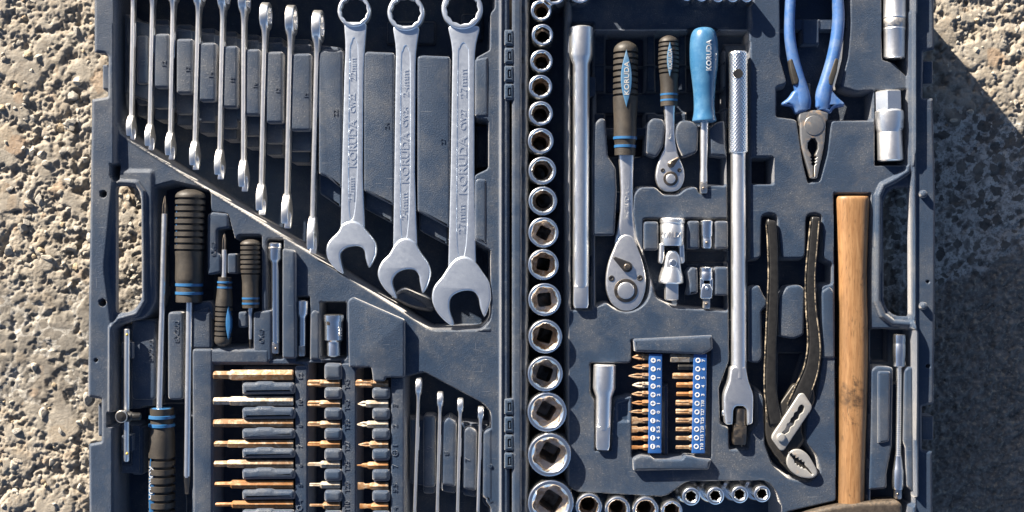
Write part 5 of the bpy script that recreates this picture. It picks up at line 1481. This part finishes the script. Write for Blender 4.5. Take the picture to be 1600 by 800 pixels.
strip(1081, 1102, 553, 709, 3.0, 'blue bit strip with ring symbols and T numbers, the right of the pair', [(s, 'ring') for s in ('7', '6', '5', '4', '3', 'T30', 'T27', 'T25', 'T20', 'T15', 'T10')], 0)
ys = [558, 573.5, 587.5, 601.5, 615.7, 629.5, 643.2, 657.2, 671, 684.8, 699]
x0s = [988, 988.5, 982, 988, 987, 987, 983, 987, 987, 987, 987]
order = ('top', 'second from top', 'third from top', 'fourth from top', 'fifth from top', 'middle', 'fifth from bottom', 'fourth from bottom', 'third from bottom', 'second from bottom', 'bottom')
for i, y in enumerate(ys):
    kd = 'cross' if i < 7 else ('slotw' if i < 9 else 'slot')
    rt = [6.0, 4.8, 5.2, 5.6, 5.0, 4.4, 3.8, 4.6, 4.2, 3.4, 3.0][i]
    bit(x0s[i], 1003 if kd == 'cross' else 1004, 1017, y, -13, 5.4, kd, rt, R4[(0, 0, 2, 3, 0, 1, 0, 2, 0, 1, 1)[i]], 'rusty %s bit in the left blue strip, %s of eleven' % ('cross' if i < 7 else 'slot', order[i]), 'bits held by the left blue strip', rot=0.4)
x0s = [1047, 1059, 1051, 1057, 1057, 1056, 1056, 1056, 1056, 1056, 1056]
for i, y in enumerate(ys):
    kd = 'hex' if i < 5 else 'torx'
    rt = [7.0, 5.6, 5.2, 4.4, 3.6, 4.6, 4.4, 4.2, 3.8, 3.4, 3.0][i]
    bit(x0s[i], 1076, 1087, y + (2 if i == 0 else 0), -13, 6.0 if i == 0 else 5.4, kd, rt, BLACKST if i == 1 else R4[(3, 0, 0, 1, 1, 0, 0, 2, 2, 2, 2)[i]], '%s %s bit in the right blue strip, %s of eleven' % ('blackened' if i == 1 else 'rusty', 'hex' if i < 5 else 'star', order[i]), 'bits held by the right blue strip', rot=0.3)

# ---- combination pliers
za = -16
o = thing('combination_pliers', 'combination pliers with blue handles and spotted grey jaws pointing down', 'pliers', T(1272, 120, za - 18))
def sleeve(path, nm, mat, z, hh, ex=2.6, n=20):
    b = B(); sp = spline(path, 6)
    loft(b, [(T(p[0], p[1], z), p[2], p[3] if len(p) > 3 else hh) for p in sp], n=n, ex=ex); part(nm, b, mat, o)
sleeve([(1238, -42, 6, 8), (1237, -34, 8.5, 11), (1235, 0, 8, 12), (1233.5, 30, 8, 12), (1234, 60, 8.3, 12), (1240, 95, 8.8, 12), (1248, 125, 9.6, 12), (1253, 145, 11, 12), (1255, 160, 12, 11.5), (1256, 172, 10, 9)], 'handle_sleeve', BLUE_P, za, 12)
sleeve([(1304, -42, 6, 8), (1306, -34, 8.5, 11), (1309, 0, 8.5, 12), (1310, 30, 9, 12), (1307, 62, 9.4, 12), (1300, 95, 9.4, 12), (1292, 125, 10.5, 12), (1287, 145, 12, 12), (1286, 158, 12.5, 11.5), (1287, 171, 11, 9)], 'handle_sleeve', BLUE_P, za, 12)
b = B(); pz(b, rp([(1241, 140), (1256, 142, 6), (1265, 148), (1264, 172, 4), (1245, 178, 4), (1240, 166), (1224, 164, 3), (1223, 160, 3), (1234, 152)], 5), za - 10, za + 9, bev=5, seg=4, botbev=4); part('guard', b, BLUE_P, o)
b = B(); pz(b, rp([(1300, 138), (1286, 140, 6), (1277, 146), (1275, 168, 4), (1299, 178, 4), (1304, 168), (1320, 166, 3), (1321, 161, 3), (1309, 151)], 5), za - 10, za + 9, bev=5, seg=4, botbev=4); part('guard', b, BLUE_P, o)
b = B(); pz(b, rp([(1233, 93), (1238, 91), (1249, 124), (1247, 132), (1241, 132), (1236, 112)], 3), za, za + 12.6, bev=2); part('grip_inlay', b, BLACKRUB, o)
b = B(); pz(b, rp([(1311, 92), (1305, 90), (1294, 122), (1295, 132), (1301, 134), (1308, 112)], 3), za, za + 12.6, bev=2); part('grip_inlay', b, BLACKRUB, o)
for pth in (((1241, -20), (1243, -20), (1244, 4), (1241, 14)), ((1314, -20), (1319, -20), (1318, 12), (1312, 4))):
    b = B(); pz(b, rp(list(pth), 2), za, za + 9, bev=1.5); part('grip_inlay', b, BLACKRUB, o)
b = B(); pz(b, rp([(1261, 130), (1266, 130), (1266, 180), (1261, 180)], 1), za - 8, za - 2, bev=1); part('handle_tang', b, DARKST, o)
gap = [(1268, 216), (1274, 216), (1278, 223), (1278.5, 232), (1275, 240), (1274, 243), (1277, 246), (1273.5, 248.5), (1276, 251), (1273, 253.5), (1275, 256), (1272.3, 259), (1272, 277), (1270.6, 277), (1270.3, 259), (1267.5, 256), (1269.5, 253.5), (1266.5, 251), (1269, 248.5), (1266, 246), (1268, 243), (1266.5, 240), (1262, 232), (1262.5, 223)]
b = B(); pz(b, rp([(1249, 176, 3), (1262, 172, 8), (1284, 172, 8), (1295, 176, 3), (1294, 186, 2), (1291, 190), (1289, 224, 20), (1277, 279, 2), (1267, 279, 2), (1251, 224, 20), (1250, 192), (1248, 186, 2)], 4), za - 12, za + 7, holes=[gap], bev=2.5, seg=3, botbev=2); part('jaws', b, GREYST2, o)
b = B(); pz(b, circ(1272, 196, 15.5, 36), za, za + 8.2, bev=1.0); part('joint_disc', b, GREYST2, o)

# ---- spark plug sockets
za = -16
o = thing('spark_plug_socket', 'tall chrome spark plug socket with a knurled band, cut off by the top edge', 'socket', T(1397, 20, za - 20))
b = B(); bar(b, 1398, -34, 1397, 92, za, [(-34, 14), (-32, 17.4), (0, 17.6), (26, 17.8), (28, 18.4), (30, 17.2), (44, 17.2), (46, 18), (48, 17), (90, 16.6), (92, 14.5)], 40); part('body', b, CHROME, o)
b = B(); bar(b, 1398, -34, 1397, 92, za, [(30, 17.3), (31, 17.9), (43, 17.9), (44, 17.3)], 60, fn=lambda th, t, r: 1 + 0.015 * math.cos(30 * th)); part('knurled_band', b, CHROME_D, o)
o = thing('spark_plug_socket', 'shorter spark plug socket with hexagonal top end and a flange, near the right rim', 'socket', T(1390, 197, za - 22))
b = B(); bar(b, 1388, 142, 1391, 252, za, [(142, 18), (144, 21.5), (172, 21.8), (176, 21)], 6, PI / 6 * 0.35); part('hex_end', b, CHROME, o)
b = B(); bar(b, 1388, 142, 1391, 252, za, [(172, 20), (175, 22.6), (185, 23), (188, 22.4), (200, 22), (205, 20), (207, 19.4), (208, 19.8), (250, 20), (252, 18)], 40); part('body', b, CHROME, o)
b = B(); text(b, 'KD', 1406, 193, za + 16, 16, 8, 90, 1.2); part('lettering', b, CHROME_D, o, smooth=False)

# ---- water-pump pliers
za = -14
o = thing('water_pump_pliers', 'worn black water-pump pliers with slotted joint and jaws at the bottom', 'pliers', T(1238, 560, za - 16))
sleeve([(1204, 344, 5, 6), (1204, 349, 7, 8.5), (1206.5, 380, 7.3, 9), (1208, 430, 7.6, 9), (1206, 490, 8, 9), (1203.5, 560, 8.6, 9), (1203, 600, 9.2, 9), (1206, 632, 10, 9), (1212, 660, 10, 8)], 'handle', BLACKST, za, 9, 6.0, 32)
sleeve([(1273.5, 339, 5, 6), (1273, 345, 7, 8.5), (1270, 380, 7.2, 9), (1266, 430, 7.4, 9), (1267, 480, 8, 9), (1271, 520, 9.2, 9), (1271.5, 550, 10.6, 9), (1266, 580, 12, 9), (1256, 606, 13.5, 9), (1244, 636, 15, 8.5), (1236, 660, 16, 8)], 'handle', BLACKST, za, 9, 6.0, 32)
for pth in ([(1197.5, 350), (1199.5, 380), (1200.7, 430), (1198.3, 490), (1195.3, 560), (1194.3, 600), (1196.5, 632), (1199, 660)], [(1266.5, 346), (1263.2, 380), (1259, 430), (1259.4, 480), (1262.2, 520), (1261.2, 550), (1255, 578), (1244, 602), (1230, 632)], [(1279.6, 346), (1276.8, 380), (1273, 430), (1274.4, 480), (1279.6, 520), (1281.4, 550), (1277.4, 582), (1268.6, 610)]):
    b = B(); loft(b, [(T(p[0], p[1], za + 8.0), 1.3, 1.3) for p in spline(pth, 6)], n=8); part('rubbed_edge', b, WORNEDGE, o)
b = B(); pz(b, rp([(1196, 640, 6), (1212, 640), (1240, 600, 5), (1272, 600, 6), (1274, 628, 8), (1256, 652), (1252, 672), (1258, 690), (1240, 712), (1226, 728, 8), (1214, 716), (1200, 694), (1196, 676)], 8), za - 12, za + 5, bev=3, seg=3, botbev=2); part('joint_plate', b, JOINTST, o)
b = B(); pz(b, rp([(1249, 615, 5), (1256, 614, 5), (1269, 634, 6), (1268, 640, 5), (1225, 704, 4), (1219, 704, 4), (1206, 686, 4), (1207, 680, 4)], 5), za, za + 11.5, bev=1.6, pockets=[(closed_spline([(1250, 633), (1254, 632), (1257.5, 637), (1255, 645), (1250.5, 648), (1248.5, 655), (1243.5, 658), (1241, 665), (1236, 668), (1233.5, 675), (1229, 678), (1224, 680), (1221, 677), (1226, 671), (1228.5, 667), (1229.5, 662), (1234, 659), (1235.5, 654), (1239.5, 650), (1241, 645), (1245.5, 642), (1247, 637)], 3), 5)]); part('slot_plate', b, GREYST, o)
b = B(); pz(b, circ(1221, 684, 7, 24), za + 8, za + 15.5, bev=2.6, seg=4); part('rivet', b, GREYST, o)
b = B(); pz(b, rp([(1214, 700), (1232, 698), (1246, 706), (1276, 736), (1270, 750), (1238, 742), (1218, 722)], 6), za - 12, za + 4, bev=2.5, botbev=2); part('jaw_body', b, JOINTST, o)
tgap = [(1234, 707), (1239, 712), (1243, 712), (1244, 716), (1248, 715), (1249, 719), (1253, 718.5), (1254, 722), (1257.5, 722), (1258, 727), (1262, 731), (1270, 741), (1269, 742), (1260, 733), (1256, 733), (1254, 730), (1251, 731), (1249, 727.5), (1246, 728), (1244.5, 724), (1242, 724), (1241, 719), (1238.5, 716), (1233, 708)]
b = B(); pz(b, closed_spline([(1238, 703.5), (1250, 702.5), (1261, 709), (1270, 722), (1277.5, 738), (1272, 746), (1262, 747.5), (1248, 744.5), (1236, 736), (1229.5, 724), (1231, 712)], 4), za, za + 9.5, holes=[tgap], bev=1.8); part('jaws', b, GREYST, o)

# ---- hammer
za = -22
o = thing('hammer', 'hammer with a scarred pale wooden handle and worn steel head at the bottom', 'hammer', T(1331, 560, za - 26))
hp = [(1331, 307, 24, 18), (1331, 309, 25.6, 20), (1331, 316, 26.3, 21), (1331, 340, 25.4, 21), (1331, 380, 23.8, 21), (1331, 420, 22.4, 21), (1331.5, 460, 22.2, 21), (1332, 500, 22.6, 21.5), (1332, 560, 22.8, 22), (1331.5, 620, 22.3, 22), (1330.5, 680, 21.3, 21.5), (1329, 740, 21, 21), (1328, 800, 21, 21)]
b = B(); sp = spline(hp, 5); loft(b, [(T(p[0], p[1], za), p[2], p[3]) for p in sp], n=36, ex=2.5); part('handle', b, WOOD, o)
hd = [(1232, 842, 12), (1238, 812, 14), (1262, 801, 12), (1300, 791, 30), (1340, 785.5, 30), (1404, 783, 5), (1411, 789, 5), (1412, 850, 5), (1300, 856), (1240, 856, 8)]
b = B(); pz(b, rp(hd, 6), za - 22, za + 24, bev=7, seg=5, botbev=5); part('head', b, HAMST, o)

# ---- flexible extension
za = -16
o = thing('flexible_extension', 'bright chrome flexible extension with a coiled spring shaft near the right rim', 'extension bar', T(1403, 650, za - 12))
b = B(); bar(b, 1405.5, 522, 1402.5, 778, za, [(522, 8.2), (523.5, 9.8), (534, 9.9), (535, 9.4), (537, 9.4), (538, 9.9), (556, 9.9), (560, 9.2), (572, 8.6), (574, 6.5)], 28); part('socket_end', b, CHROME_B, o)
sp_ = []
for i in range(0, 160):
    y = 572 + i
    sp_.append((y, 5.2 + 0.75 * math.cos(2 * PI * i / 3.2)))
sp_ = []
N = 4 * 50
for i in range(N + 1):
    sp_.append((572 + 162 * i / N, 5.1 + 0.8 * math.cos(2 * PI * i / 4)))
b = B(); bar(b, 1405.5, 522, 1402.5, 778, za, sp_, 20); part('spring_shaft', b, CHROME_B, o, sharp=80)
b = B(); bar(b, 1405.5, 522, 1402.5, 778, za, [(712, 5.6), (732, 8.0), (734, 8.9), (760, 9.1), (764, 8), (765, 6)], 28); part('drive_collar', b, CHROME_B, o)
drive_end(o, 1402.6, 763, 779, 5.2, za)

for ob in bpy.data.objects:
    if '_b' in ob: del ob['_b']
